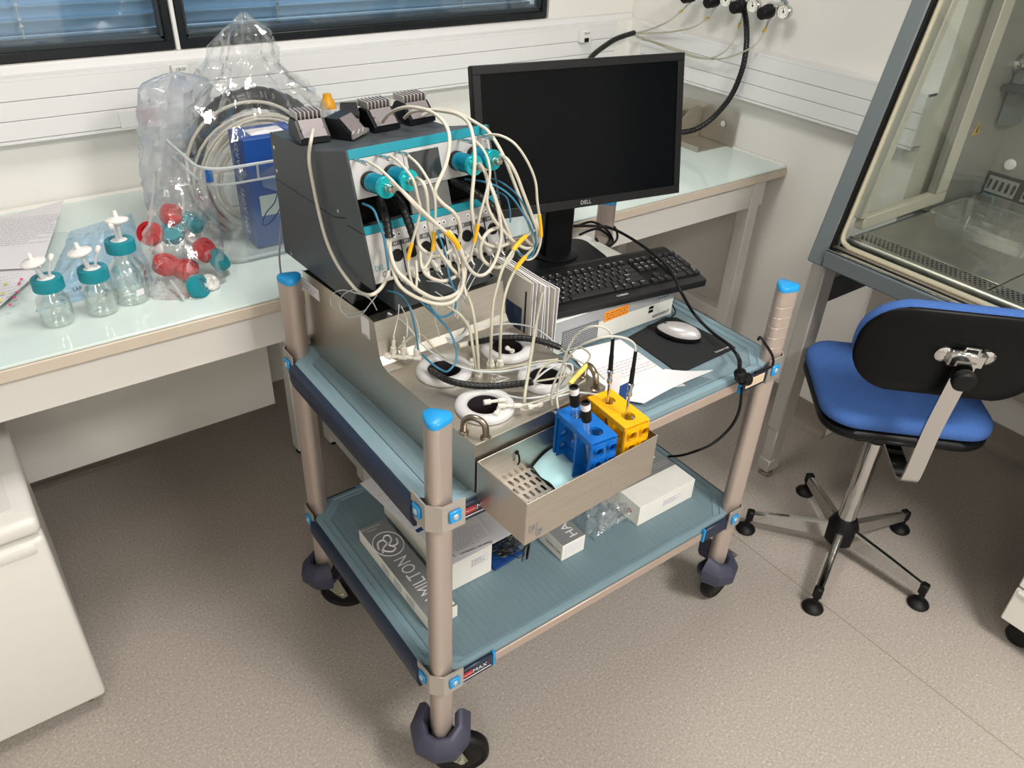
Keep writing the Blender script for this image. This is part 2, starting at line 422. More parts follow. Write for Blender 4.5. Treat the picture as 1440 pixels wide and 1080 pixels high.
# three-bay cable trunking along both walls, each lid a piece of its own
ZK0, ZK1, TD = 1.062, 1.214, .05
def trunk(idx, p0, p1, axis):
    tr = None; L_ = p1-p0
    def bx(bm, a, c, d0, d1, z0, z1, bev=0):
        if axis == 'x': box(bm, a, c, -d1, -d0, z0, z1, bev)
        else: box(bm, -d1, -d0, a, c, z0, z1, bev)
    b = BM(); bx(b, p0, p1, .0005, TD-.006, ZK0, ZK1-.001); bx(b, p0, p1, .0005, TD+.002, ZK0-.004, ZK0+.003)
    bx(b, p0, p1, .0005, TD+.0, ZK1-.008, ZK1-.0005)
    tr = struct('trim_%d' % idx, b, TRUNK, smooth=0)
    hh = (ZK1-.008-ZK0-.003)/3
    for i in range(3):
        za = ZK0+.0035+i*hh; b = BM(); bx(b, p0+.001, p1-.001, TD-.006, TD, za+.0008, za+hh-.0008, .0012)
        obj('lid', b, TRUNK, tr, 0)
    return tr
trunk(3, XL, -.118, 'x'); trunk(4, YP+.001, -.118, 'y')
# corner cover of the trunking
b = BM(); prism(b, [(0-.0005, -.0005), (0-.0005, -.12), (-.052, -.12), (-.058, -.07), (-.07, -.058), (-.12, -.052), (-.12, -.0005)], ZK0-.003, ZK1+.004)
struct('trim_5', b, mat('corner_plastic', 'e6e5df', .4), smooth=0)
# coved skirting
COVE = mat('cove_vinyl', '8d857d', .45, var=.05, scale=80)
def cove(name, p, q, nx, ny):
    d = Vector(q)-Vector(p); b = BM()
    prof = [(0.0005, .0005), (.035, .0005), (.018, .006), (.008, .018), (.004, .04), (.004, .10), (.0005, .10)]
    r = []
    for s in (0, 1):
        r.append([b.verts.new(Vector(p)+d*s+Vector((nx*a, ny*a, z))) for a, z in prof])
    n = len(prof)
    for i in range(n): b.faces.new((r[0][i], r[0][(i+1) % n], r[1][(i+1) % n], r[1][i]))
    b.faces.new(r[0]); b.faces.new(r[1][::-1]); struct(name, b, COVE, smooth=60)
cove('baseboard_back', (XL, 0, 0), (-.0, 0, 0), 0, -1)
cove('baseboard_right', (0, 0, 0), (0, YP, 0), -1, 0)
cove('baseboard_recess', (XR, YP, 0), (XR, YB, 0), -1, 0)
# ceiling lamps
for i, (x, y) in enumerate(LAMPS):
    t = thing('ceiling_light', ['square ceiling light panel in front of the cart', 'square ceiling light panel above the cart', 'square ceiling light panel near the left wall', 'square ceiling light panel at the rear right', 'square ceiling light panel at the rear left'][i], 'ceiling light', (x, y, ZC-.03), group='square ceiling lights')
    b = BM(); box(b, x-.31, x+.31, y-.31, y+.31, ZC-.022, ZC-.0005, .003); obj('housing', b, PLAST, t)
    b = BM(); box(b, x-.28, x+.28, y-.28, y+.28, ZC-.026, ZC-.022); obj('diffuser', b, mat('lamp_diffuser', 'fff3e0', .5, emit=2.5), t)
# data sockets clipped on the trunking
for (u, v, lab) in ((253, 101, 'small white data socket on trunking behind the tubing bag'), (822, 50, 'small white data socket on trunking above the monitor')):
    p = at(u, v, y=-.062); t = thing('data_socket', lab, 'socket', (p.x, -.05, p.z-.018), group='data sockets on the trunking')
    b = BM(); box(b, p.x-.021, p.x+.021, -.075, -.0505, p.z-.022, p.z+.018, .002); obj('body', b, PLAST, t)
    b = BM(); box(b, p.x-.010, p.x+.010, -.0765, -.075, p.z-.020, p.z-.006); obj('port', b, RUBBER, t)
    lettering(t, 'CB-03', (p.x, -.0752, p.z+.009), X, Z, .010, INK)
# red-edged mains module at the end of a trunking lid
p = at(193, 166, y=-.052)
t = thing('mains_socket', 'white mains socket with a red edge beside the milky bag', 'socket', (p.x, -.05, p.z))
b = BM(); box(b, p.x-.045, p.x, -.0535, -.0501, p.z-.022, p.z+.022, .001); obj('cover', b, TRUNK, t)
b = BM(); box(b, p.x+.0002, p.x+.05, -.0545, -.0501, p.z-.020, p.z+.020, .001); obj('red_module', b, mat('red_socket', 'b3202c', .4), t)
# ================================================================== LAB BENCH
HB, DB = .880, .834
be = thing('lab_bench', 'long white laboratory bench with glass top along the window wall', 'bench', (-2.2, -.42, 0))
b = BM(); box(b, XL+.01, -.002, -DB, -.006, HB-.034, HB-.007, .002); obj('worktop', b, mat('bench_edge', 'c6baab', .45, var=.02), be)
b = BM(); box(b, XL+.01, -.002, -DB+.003, -.006, HB-.0065, HB, .0015)
gm = mat('bench_glass', 'd0deda', .07, coat=.3); obj('glass_top', b, gm, be)
BW = mat('bench_white', 'd3d1cc', .5, var=.02, scale=4)
b = BM(); box(b, XL+.02, -.07, -DB+.022, -DB+.042, .752, HB-.035, .001); obj('apron', b, BW, be)
b = BM(); box(b, XL+.02, -.03, -.030, -.010, HB, HB+.0035); obj('rear_seal', b, mat('seal_white', 'f0efe9', .5), be)
b = BM(); box(b, -.012, -.003, -DB+.01, -.03, HB, HB+.0035); obj('side_seal', b, MATS['seal_white'], be)
b = BM(); box(b, XL+.1, -1.66, -.262, -.246, .195, .80, .001); obj('back_panel', b, BW, be)
def leg(x, y, w=.05, z1=HB-.035, zb=.02, d=None):
    d = d or w
    b = BM(); box(b, x-w/2, x+w/2, y-d/2, y+d/2, zb, z1, .002); l = obj('leg', b, BW, be)
    b = BM(); lathe(b, [(.016, 0.0005), (.018, .006), (.010, .010), (.010, zb+.001)], 14, Matrix.Translation((x, y, 0))); obj('foot', b, RUBBER, l)
leg(-1.608, -.300, .036, d=.05); leg(-1.495, -.315); leg(-1.495, -.565); leg(-.112, -.790, .045, d=.05); leg(-.112, -.20, .045)
leg(-3.6, -.30); leg(-3.6, -.72)
b = BM(); box(b, -1.520, -1.470, -.545, -.335, .055, .095, .002); obj('foot_bar', b, BW, be)
b = BM(); box(b, -1.470, -1.00, -.575, -.535, .055, .095, .002); obj('stretcher', b, BW, be)
b = BM(); box(b, -.135, -.09, -.775, -.22, .30, .34, .002); obj('side_bar', b, BW, be)
# blue waste bin behind the bench frame
b = BM(); lathe(b, [(.085, .001), (.088, .004), (.105, .25), (.110, .255), (.110, .262), (.100, .262), (.082, .012), (.0, .012)], 28, Matrix.Translation((-1.335, -.30, 0)), cap=False)
solo('waste_bin', b, mat('bin_blue', '1a2a86', .4), 'dark blue plastic bin on the floor under the bench', 'bin')
# ================================================================== FRIDGE
fx, fy, fh = -2.373, -.944, .600
fr = thing('fridge', 'small white fridge standing half under the bench', 'fridge', (-2.65, -.65, 0))
FRW = mat('fridge_enamel', 'd9d7d2', .32, var=.01)
b = BM(); box(b, -2.93, fx-.004, fy+.050, -.36, .028, fh-.045, .004); obj('cabinet', b, FRW, fr)
b = BM(); box(b, -2.935, fx, fy+.002, -.355, fh-.042, fh, .014, seg=3); lid = obj('top', b, FRW, fr)
b = BM(); box(b, -2.90, fx-.035, fy+.05, -.39, fh, fh+.0025, .001); obj('inlay', b, FRW, lid)
b = BM(); box(b, -2.935, fx, fy, fy+.046, .035, fh-.048, .012, seg=3); dr = obj('door', b, FRW, fr)
b = BM(); box(b, -2.90, fx-.018, fy-.004, fy+.01, fh-.085, fh-.055, .008, seg=2); obj('handle_strip', b, FRW, dr)
b = BM(); box(b, -2.92, fx-.012, fy+.045, fy+.052, .045, fh-.06); obj('door_seal', b, mat('door_gasket', 'b3b1aa', .6), fr)
b = BM(); box(b, fx-.03, fx-.005, fy+.012, fy+.05, .022, .034); obj('hinge', b, STEELD, fr)
for fx_ in (-2.90, fx-.04):
    for fy_ in (fy+.08, -.42):
        b = BM(); lathe(b, [(.016, .0006), (.016, .02), (.012, .03)], 12, Matrix.Translation((fx_, fy_, 0))); obj('foot', b, RUBBER, fr)
# ================================================================== DRAWER PEDESTAL (bottom right corner of the frame)
dp = thing('drawer_pedestal', 'white drawer pedestal on casters under the cabinet', 'pedestal', (-.18, -2.27, 0))
PW = mat('pedestal_white', 'd8d6cf', .45)
b = BM(); box(b, -.385, .03, -2.46, -2.062, .088, .62, .002); obj('body', b, PW, dp)
for z0, z1 in ((.090, .205), (.213, .40), (.408, .60)):
    b = BM(); box(b, -.402, -.386, -2.462, -2.060, z0, z1, .003); d_ = obj('drawer_front', b, PW, dp)
    b = BM(); box(b, -.408, -.4025, -2.455, -2.067, z1-.012, z1-.004, .001); obj('grip', b, PW, d_)
for xx in (-.35, -.01):
    for yy in (-2.42, -2.11):
        b = BM(); M_ = axisM((xx-.012, yy, .035), (xx+.012, yy, .035)); lathe(b, [(.026, 0), (.034, .004), (.034, .020), (.026, .024)], 18, M_)
        box(b, xx-.014, xx+.014, yy-.012, yy+.012, .060, .0885, .002); obj('caster', b, RUBBER, dp)
# ================================================================== SAFETY CABINET (right)
HY0, HY1 = -1.272, -2.78                       # left and right ends
hd = thing('safety_cabinet', 'grey biological safety cabinet with tilted glass front on a steel stand', 'cabinet', (-.05, -2.0, 0))
HG = mat('cabinet_grey', '6d7678', .42, .25, var=.03, scale=8); HD = mat('cabinet_dark', '3a3f42', .45, .2)
CST = mat('cabinet_steel', 'a6a59e', .42, .55, var=.04, scale=8); LEGG = mat('stand_grey', 'b4b1aa', .42, .2)
# sash plane: from S0 (x,z) up to S1
SX0, SZ0, SX1, SZ1 = -.445, .868, -.19, 2.0
sl = (SX1-SX0)/(SZ1-SZ0)
def sx(z): return SX0+(z-SZ0)*sl
SD = Vector((sl, 0, 1)).normalized()
# stand
for (lx, ly) in ((-.350, -1.262), (-.350, -2.74), (.33, -1.262), (.33, -2.74)):
    b = BM(); box(b, lx-.032, lx+.032, ly-.024, ly+.024, .20, .815, .004); l = obj('leg', b, LEGG, hd)
    b = BM(); box(b, lx-.027, lx+.027, ly-.019, ly+.019, .065, .2005, .003); obj('inner_leg', b, LEGG, l)
    b = BM(); box(b, lx-.031, lx+.031, ly-.023, ly+.023, .028, .075, .003); obj('collar', b, LEGG, l)
    b = BM(); lathe(b, [(.02, .0006), (.022, .004), (.022, .016), (.012, .02), (.012, .03)], 16, Matrix.Translation((lx, ly, 0))); obj('foot', b, STEELD, l)
for ly in (-1.262, -2.74):
    b = BM(); box(b, -.317, .297, ly-.02, ly+.02, .655, .735, .003); obj('side_rail', b, HD, hd)
b = BM(); box(b, .305, .345, -2.716, -1.286, .66, .73, .003); obj('rear_rail', b, LEGG, hd)
b = BM(); box(b, .305, .345, -2.716, -1.286, .30, .35, .003); obj('low_rail', b, LEGG, hd)
# base, back, top, right side
b = BM(); box(b, -.40, .43, HY1+.004, HY0-.004, .818, .856, .003); obj('base', b, HG, hd)
b = BM(); box(b, .40, .43, HY1+.004, HY0-.004, .857, 2.05, .002); obj('back_panel', b, CST, hd)
b = BM(); box(b, -.19, .43, HY1+.004, HY0-.004, 2.0, 2.3, .003); obj('plenum', b, HG, hd)
b = BM(); box(b, -.35, .40, HY1+.004, HY1+.03, .857, 2.0, .002); obj('side_panel', b, CST, hd)
# left tilted post and bottom bezel
def slab(name, y0, y1, off0, off1, z0, z1, m, par, bev=.002):
    b = BM(); M_ = frame((sx(z0), 0, z0), Y, SD)      # local x = world y, local y = up along the sash, local z = outward or inward
    L_ = (z1-z0)/SD.z
    box(b, y0, y1, 0, L_, off0, off1, bev, M_); return obj(name, b, m, par)
# frame(): z = x cross y = Y x SD -> points to +x side
slab('front_post', HY0-.046, HY0+.0, -.012, .045, .822, 2.2, HG, hd, .003)
slab('front_post', HY1, HY1+.046, -.012, .045, .822, 2.2, HG, hd, .003)
slab('post_gasket', HY0-.0505, HY0-.0465, -.008, .02, .865, 2.2, RUBBER, hd, .001)
b = BM(); box(b, -.470, -.402, HY1+.047, HY0-.047, .826, .872, .004); obj('front_bezel', b, HG, hd)
b = BM(); box(b, -.466, -.452, HY1+.05, HY0-.05, .8724, .8775, .001); obj('chrome_strip', b, CHROME, hd)
b = BM(); box(b, -.450, -.444, HY1+.05, HY0-.05, .8722, .8785, .001); obj('black_groove', b, RUBBER, hd)
b = BM(); box(b, -.443, -.425, HY1+.05, HY0-.05, .8722, .8800, .001); obj('steel_strip', b, STEEL, hd)
# cream seal around the glass
b = BM()
pts = [Vector((sx(z)+.012, HY0-.060, z)) for z in (2.1, 1.8, 1.4, 1.1, .95, .915)]
pts += [Vector((sx(.895)+.012, HY0-.066, .897)), Vector((sx(.888)+.014, HY0-.085, .888)), Vector((sx(.886)+.014, HY0-.12, .886))] + [Vector((sx(.886)+.014, y, .886)) for y in (-1.7, -2.2, HY1+.06)]
tube(b, pts, .0068, 10, 4); obj('seal', b, mat('seal_cream', 'b5ad97', .5), hd)
SASH = film('cabinet_glass', '9aa29e', .02, .07, .02, tint=(.93, .95, .94))
slab('sash', HY1+.05, HY0-.052, .006, .011, .892, 2.15, SASH, hd, 0)
# work floor: dark recess pan, solid trays and perforated grilles
b = BM(); box(b, -.395, .398, HY1+.032, HY0-.03, .857, .864); obj('pan', b, mat('pan_dark', '08090a', .7, spec=.1), hd)
WS = mat('worktop_steel', 'a3a098', .32, .7, var=.06, scale=12)
TY = [(-1.318, -1.688), (-1.694, -2.10), (-2.106, -2.52), (-2.526, -2.74)]
for (ya, yb) in TY:
    b = BM(); box(b, -.275, .365, yb, ya, .874, .880, .001); obj('work_tray', b, WS, hd)
    b = BM(); nx = int((ya-yb)/.0125)
    perf(b, yb, ya, 0, .085, nx, 7, .0049, .0047, frame((-.2765, 0, .880), Y, -X), stag=True, depth=.0008); obj('front_grille', b, WS, hd, 0)
b = BM(); tube(b, [(-.376, HY0-.055, .884), (-.376, -2.0, .884), (-.376, HY1+.06, .884)], .0135, 10, 3); obj('arm_rest', b, STEEL, hd)
# rear suction slots, built as slotted plates
for i, (ya, yb) in enumerate(((-1.312, -1.405), (-1.425, -1.95), (-1.96, -2.50))):
    nx = max(3, round((ya-yb)/.019)); b = BM()
    perf(b, yb, ya, 0, .050, nx, 1, .0052, .016, frame((.372, 0, .884), Y, Vector((.25, 0, 1))), depth=.003); obj('rear_grille', b, mat('rear_grille', '8b8d8a', .4, .4), hd, 0)
b = BM(); box(b, .385, .398, -2.7, -1.30, .866, .94); obj('slot_back', b, RUBBER, hd)
# side wall with framed window
b = BM(); box(b, .075, .399, HY0-.028, HY0-.006, .865, 2.0, .001); sw = obj('side_wall', b, CST, hd)
b = BM(); box(b, -.24, .075, HY0-.026, HY0-.006, 1.78, 2.0); obj('side_header', b, CST, sw)
CF = CREAM
b = BM()
yb0, yb1 = HY0-.032, HY0-.004
box(b, -.285, .145, yb0, yb1, .885, .921, .003); sf = obj('side_window_frame', b, CF, hd)
b = BM(); M_ = frame((sx(.921)+.125, 0, .921), Y, SD); box(b, yb0, yb1, 0, .95, 0, .030, .003, M_); obj('frame_bar', b, CF, sf)
b = BM(); box(b, .086, .145, yb0, yb1, .9215, 1.80, .003); obj('frame_bar', b, CF, sf)
b = BM(); box(b, -.10, .145, yb0+.002, yb1, 1.8005, 1.84, .003); obj('frame_bar', b, CF, sf)
SGL = film('side_glass', 'b9b9ac', .08, .08, .04, tint=(.94, .94, .90))
b = BM(); b.faces.new([b.verts.new(p) for p in ((sx(.921)+.14, HY0-.018, .921), (.086, HY0-.018, .921), (.086, HY0-.018, 1.80), (sx(1.8)+.14, HY0-.018, 1.80))])
bmesh.ops.solidify(b, geom=b.faces[:], thickness=.004); obj('side_pane', b, SGL, sf, 0)
b = BM(); b.faces.new([b.verts.new(p) for p in ((sx(.88)+.05, HY0-.010, .866), (sx(.88)+.115, HY0-.010, .866), (sx(1.9)+.115, HY0-.010, 1.9), (sx(1.9)+.05, HY0-.010, 1.9))])
bmesh.ops.solidify(b, geom=b.faces[:], thickness=.012); obj('side_strip', b, HD, sw, 0)
# fittings on the back and side
for (yy, zz) in ((-1.352, .975), (-1.415, 1.0)):
    b = BM(); lathe(b, [(.0, 0), (.016, .0), (.018, .006), (.015, .012), (.0, .014)], 16, axisM((.3995, yy, zz), (.30, yy, zz)), cap=False); obj('plug', b, PLAST, hd)
b = BM(); box(b, .30, .398, -1.335, -1.305, 1.10, 1.30, .002); obj('socket_strip', b, mat('strip_grey', '777d7d', .4, .4), hd)
b = BM(); prism(b, [(-.022, -.018), (.022, -.018), (0, .022)], 0, .001, frame((.20, HY0-.0285, 1.10), X, Z)); ws_ = obj('warning_label', b, mat('warn_yellow', 'c9a21a', .5), hd)
b = BM(); prism(b, [(-.004, -.012), (.004, -.012), (.002, .010), (-.002, .010)], 0, .001, frame((.20, HY0-.0297, 1.10), X, Z)); obj('warning_mark', b, INK, ws_)
tp = []
b = BM(); lathe(b, [(.022, 0), (.022, .012), (.010, .018), (.010, .05), (.016, .055), (.016, .075), (.006, .08)], 16, axisM((.30, HY0-.029, 1.27), (.30, HY0-.2, 1.27))); tube(b, [(.30, HY0-.085, 1.27), (.30, HY0-.09, 1.33), (.30, HY0-.09, 1.42)], .007, 8, 3); obj('gas_tap', b, CHROME, hd)
b = BM(); box(b, .25, .36, HY0-.13, HY0-.029, 1.205, 1.222, .003); obj('tap_shelf', b, HD, hd)
for i, pts in enumerate(([(.39, -1.50, 1.25), (.33, -1.50, 1.18), (.30, -1.52, 1.05), (.25, -1.56, .93), (.20, -1.66, .888), (.26, -1.80, .888), (.36, -1.88, .95), (.39, -1.90, 1.1)],
                         [(.39, -1.43, 1.20), (.34, -1.50, 1.21), (.30, -1.62, 1.17), (.33, -1.68, 1.05), (.36, -1.70, .95)])):
    b = BM(); tube(b, pts, .004, 6, 5); obj('hanging_wire', b, mat('grey_wire', '9ba09c', .4), hd)
# clear tray standing on the work floor
ct = thing('plastic_tray', 'clear plastic tray lying inside the safety cabinet', 'tray', (0.02, -1.50, .8805))
TRAYF = film('clear_tray_film', 'c7cccb', .10, .16, .06)
b = BM()
for (r0, r1, z0, z1) in (((.09, .13), (.10, .14), .8812, .925), ((.10, .14), (.108, .148), .925, .926)):
    p0 = rrect(2*r0[0], 2*r0[1], .02, 3); p1 = rrect(2*r1[0], 2*r1[1], .022, 3); n = len(p0)
    a = [b.verts.new((.02+x, -1.52+y, z0)) for x, y in p0]; c = [b.verts.new((.02+x, -1.52+y, z1)) for x, y in p1]
    for i in range(n): b.faces.new((a[i], a[(i+1) % n], c[(i+1) % n], c[i]))
    if z0 < .9: b.faces.new(a)
obj('shell', b, TRAYF, ct)
b = BM(); tube(b, [(.02+x, -1.52+y, .9262) for x, y in rrect(.216, .296, .022, 3)], .002, 6, 1, closed=True, smooth=False); obj('rim', b, TRAYF, ct)
# ================================================================== LAB CHAIR
CB = (-.470, -1.620)                      # column foot
FW = Vector((.700, .714, 0)); RT = Vector((.714, -.700, 0))
ch = thing('lab_chair', 'blue upholstered swivel chair with black back shell and chrome five-star base', 'chair', (CB[0], CB[1], 0))
BLUEF = mat('blue_fabric', '3a5f9f', .9, var=.12, scale=220, bump=.25, bscale=900)
SC_ = Vector((-.392, -1.583, 0))
def pillow(bm, C, a, bb, up, w, d, h, r, crown=.3, n=6, dome=.012):
    """rounded cushion: centre of its base C, axes a (width), bb (depth)"""
    poly = rrect(w, d, r, 8); lv = []
    for s, z in ((.93, 0), (1, h*.25), (1, h*.6), (.975, h*.85), (.90, h)):
        lv.append([bm.verts.new(C+a*(x*s)+bb*(y*s)+up*z) for x, y in poly])
    n = len(poly)
    for p, q in zip(lv, lv[1:]):
        for i in range(n): bm.faces.new((p[i], p[(i+1) % n], q[(i+1) % n], q[i]))
    bm.faces.new(lv[0][::-1])
    prev = lv[-1]
    for s in (.6, .3):
        ring = [bm.verts.new(C+a*(x*s)+bb*(y*s)+up*(h+dome*(1-s))) for x, y in poly]
        for i in range(n): bm.faces.new((prev[i], prev[(i+1) % n], ring[(i+1) % n], ring[i]))
        prev = ring
    bm.faces.new(prev)
b = BM(); pillow(b, SC_+Z*.530, RT, FW, Z, .430, .405, .045, .085); obj('seat', b, BLUEF, ch, 60)
b = BM(); pillow(b, SC_+Z*.530, RT, FW, -Z, .425, .400, .034, .085, dome=.0); obj('seat_shell', b, BLACK, ch, 60)
# backrest (curved shell and pad)
BC = Vector((-.632, -1.795, .835)); TIL = Vector((FW.x*.10, FW.y*.10, 1)).normalized(); TIL = Vector((-FW.x*.16, -FW.y*.16, 1)).normalized()
def backshape(off0, off1, k, m, name):
    poly = []
    for x, y in rrect(.43*k, .245*k, .095*k, 8):
        poly.append((x, y-(.022*(abs(x)/.2)**2 if y > 0 else -.02*(abs(x)/.2)**2)*.6))
    b = BM(); nrm = RT.cross(TIL).normalized(); nrm = nrm if nrm.dot(FW) > 0 else -nrm
    def P(x, y, o): return BC+RT*x+TIL*y+nrm*(o+.55*x*x-.0)
    rings = []
    for s, o in ((.96, off0), (1, off0+(off1-off0)*.3), (1, off0+(off1-off0)*.7), (.95, off1), (.6, off1+.002), (.3, off1+.003)):
        rings.append([b.verts.new(P(x*s, y*s, o)) for x, y in poly])
    n = len(poly)
    for p, q in zip(rings, rings[1:]):
        for i in range(n): b.faces.new((p[i], p[(i+1) % n], q[(i+1) % n], q[i]))
    inner = rings[0]
    for s in (.66, .33):
        r_ = [b.verts.new(P(x*s, y*s, off0)) for x, y in poly]
        for i in range(n): b.faces.new((inner[i], r_[i], r_[(i+1) % n], inner[(i+1) % n]))
        inner = r_
    b.faces.new(inner[::-1]); b.faces.new(rings[-1]); return obj(name, b, m, ch, 60)
backshape(0, .012, 1., mat('chair_shell', '08080a', .42, bump=.1, bscale=500, spec=.2), 'backrest_shell'); backshape(.0125, .050, .985, BLUEF, 'backrest_pad')
nr = RT.cross(TIL).normalized(); nr = nr if nr.dot(FW) > 0 else -nr
def BP(x, y, o): return BC+RT*x+TIL*y+nr*o
br = BM()
for s in (-1, 1): lathe(br, [(.020, 0), (.020, .004), (.013, .008), (.004, .010)], 18, axisM(BP(s*.044+.008, .012, .002), BP(s*.044+.008, .012, -.1)))
box(br, -.040, .040, -.020, .022, 0, .018, .006, frame(BP(.008, .012, -.002), RT if RT.cross(TIL).dot(nr) < 0 else -RT, TIL))
bo = obj('back_bracket', br, CHROME, ch)
b = BM(); lp = [BP(-.012, .020, -.014), BP(-.006, .048, -.018), BP(.022, .048, -.018), BP(.028, .020, -.014)]; tube(b, lp, .0035, 8, 1, smooth=False); obj('release_loop', b, CHROME, bo)
b = BM(); lathe(b, [(.010, 0), (.010, .012), (.024, .014), (.026, .020), (.026, .032), (.022, .036), (.0, .037)], 18, axisM(BP(.008, -.022, -.018), BP(.008, -.022, -.2)), cap=False); obj('knob', b, RUBBER, ch)
# flat J shaped arm
us = SC_+Z*.492
A0 = Vector((CB[0], CB[1], .490)); jp = [BP(.008, .01, -.020), BP(.008, -.10, -.022), BP(.008, -.20, -.026)]
q0 = jp[2]; q1 = Vector((q0.x+FW.x*.004, q0.y+FW.y*.004, .495)); q2 = q1+FW*.018+Z*-.026; q3 = q1+FW*.05-Z*.034; q4 = q1+FW*.22-Z*.022
b = BM()
P_ = crom(jp+[q1, q2, q3, q4], 5); rings = []
for i, p in enumerate(P_):
    t_ = (P_[min(i+1, len(P_)-1)]-P_[max(i-1, 0)]).normalized(); nn = RT.cross(t_).normalized()
    rings.append([b.verts.new(p+RT*sx_*.0205+nn*sy_*.004) for sx_, sy_ in ((-1, -1), (1, -1), (1, 1), (-1, 1))])
for p, q in zip(rings, rings[1:]):
    for i in range(4): b.faces.new((p[i], p[(i+1) % 4], q[(i+1) % 4], q[i]))
b.faces.new(rings[0]); b.faces.new(rings[-1]); obj('back_arm', b, CHROME, ch, 30)
b = BM(); box(b, -.09, .09, -.09, .12, .478, .4955, .004, Matrix.Translation((CB[0], CB[1], 0)) @ Matrix.Rotation(math.atan2(FW.y, FW.x)-PI/2, 4, 'Z')); obj('mechanism', b, BLACK, ch)
T0 = Matrix.Translation((CB[0], CB[1], 0))
b = BM(); lathe(b, [(.015, .42), (.015, .480)], 18, T0); obj('lift_rod', b, RUBBER, ch)
b = BM(); lathe(b, [(.026, .428), (.029, .432), (.029, .448), (.024, .455)], 24, T0); obj('column_collar', b, RUBBER, ch)
b = BM(); lathe(b, [(.0255, .13), (.0255, .43)], 28, T0); obj('column', b, CHROME, ch)
b = BM(); lathe(b, [(.030, .050), (.044, .056), (.046, .105), (.040, .122), (.030, .142), (.0265, .143)], 28, T0); obj('hub', b, BLACK, ch)
for (px, py) in ((1130, 690), (1052, 746), (1268, 744), (1143, 853), (1290, 850)):
    e = at(px, py, z=.0); d = Vector((e.x-CB[0], e.y-CB[1], 0)); d.normalize(); e = Vector((CB[0], CB[1], 0))+d*.262; s = Vector((-d.y, d.x, 0))
    b = BM(); rings = []
    for t_, z0, z1, hw in ((.036, .058, .112, .011), (.15, .054, .096, .0105), (.255, .050, .078, .010)):
        rings.append([b.verts.new(Vector((CB[0], CB[1], 0))+d*t_+s*q[0]*hw+Z*q[1]) for q in ((-1, z0), (1, z0), (1, z1-.004), (.5, z1), (-.5, z1), (-1, z1-.004))])
    for p, q in zip(rings, rings[1:]):
        for i in range(6): b.faces.new((p[i], p[(i+1) % 6], q[(i+1) % 6], q[i]))
    b.faces.new(rings[0]); b.faces.new(rings[-1]); lg = obj('leg', b, CHROME, ch, 35)
    b = BM(); M_ = frame(e, d, s)
    box(b, -.012, .010, -.0125, .0125, .046, .082, .004, Matrix.Translation((e.x, e.y, 0)) @ Matrix.Rotation(math.atan2(d.y, d.x), 4, 'Z')); obj('end_cap', b, RUBBER, lg)
    b = BM(); lathe(b, [(.028, .0008), (.030, .006), (.027, .012), (.018, .018), (.009, .022), (.008, .047)], 20, Matrix.Translation((e.x+d.x*.002, e.y+d.y*.002, 0))); obj('glide', b, RUBBER, lg)
# ================================================================== GAS REGULATORS on the right wall
DIAL = mat('dial_white', 'eceae2', .35)
rg = []
for i in range(4):
    yk = (-.350, -.455, -.567, -.680)[i]; yg = (-.412, -.500, -.612, -.732)[i]; zk = 1.352
    t = thing('gas_regulator', ['partly cropped gas regulator nearest the room corner', 'gas regulator second from the room corner', 'gas regulator third from the room corner', 'gas regulator farthest from the corner with round dial on its side'][i], 'regulator', (-.001, yk, zk-.02), group='gas regulators on the right wall')
    b = BM(); lathe(b, [(.020, 0), (.020, .004), (.014, .006), (.014, .058), (.017, .060), (.017, .070)], 18, axisM((-.001, yk, zk), (-.2, yk, zk)))
    lathe(b, [(.008, 0), (.008, abs(yg-yk)-.02)], 12, axisM((-.045, yk, zk+.004), (-.045, yg, zk))); o0 = Vector((-.045, yk+.004, zk-.012)); o1 = at(*((960, 14), (997, 24), (1041, 32), (1077, 39))[i], x=-.048); ol = (o1-o0).length; lathe(b, [(.007, 0), (.007, ol*.5), (.0045, ol*.55), (.0035, ol)], 12, axisM(o0, o1)); obj('body', b, CHROME, t)
    b = BM(); lathe(b, [(.017, .060), (.0215, .064), (.0215, .082), (.019, .084), (.019, .104), (.016, .108), (.0, .109)], 20, axisM((-.001, yk, zk), (-.2, yk, zk-.03)), cap=False); obj('knob', b, RUBBER, t)
    g0 = Vector((-.052, yg, zk-.006)); g1 = g0+Vector((-.1, -.02, .01)); M_ = axisM(g0, g1)
    b = BM(); lathe(b, [(.018, 0), (.0215, .002), (.0215, .022), (.0190, .024), (.0190, .0205)], 26, M_); ga = obj('gauge', b, CHROME, t)
    b = BM(); lathe(b, [(.0188, .0206), (.0188, .0212)], 26, M_); obj('dial', b, DIAL, ga)
    b = BM()
    for k in range(11):
        a = math.radians(-40+26*k); box(b, .0115, .0155, -.0006, .0006, .0213, .0218, 0, M_ @ Matrix.Rotation(a, 4, 'Z'))
    box(b, -.004, .011, -.0009, .0009, .0214, .0222, 0, M_ @ Matrix.Rotation(1.9, 4, 'Z')); lathe(b, [(.003, .0213), (.003, .0226)], 10, M_); obj('scale', b, INK, ga)
YTAPE = mat('yellow_tape', 'c9a93c', .5)
hp = at(890, 47, y=-.10)
tubes = [[(960, 14), (940, 30), (915, 41), (895, 46)], [(997, 24), (975, 38), (940, 45), (895, 47)], [(1041, 32), (1030, 60), (1010, 78), (985, 82), (950, 72), (915, 58), (893, 49)], [(1077, 39), (1065, 60), (1045, 73), (1010, 83), (975, 78), (940, 65), (893, 50)]]
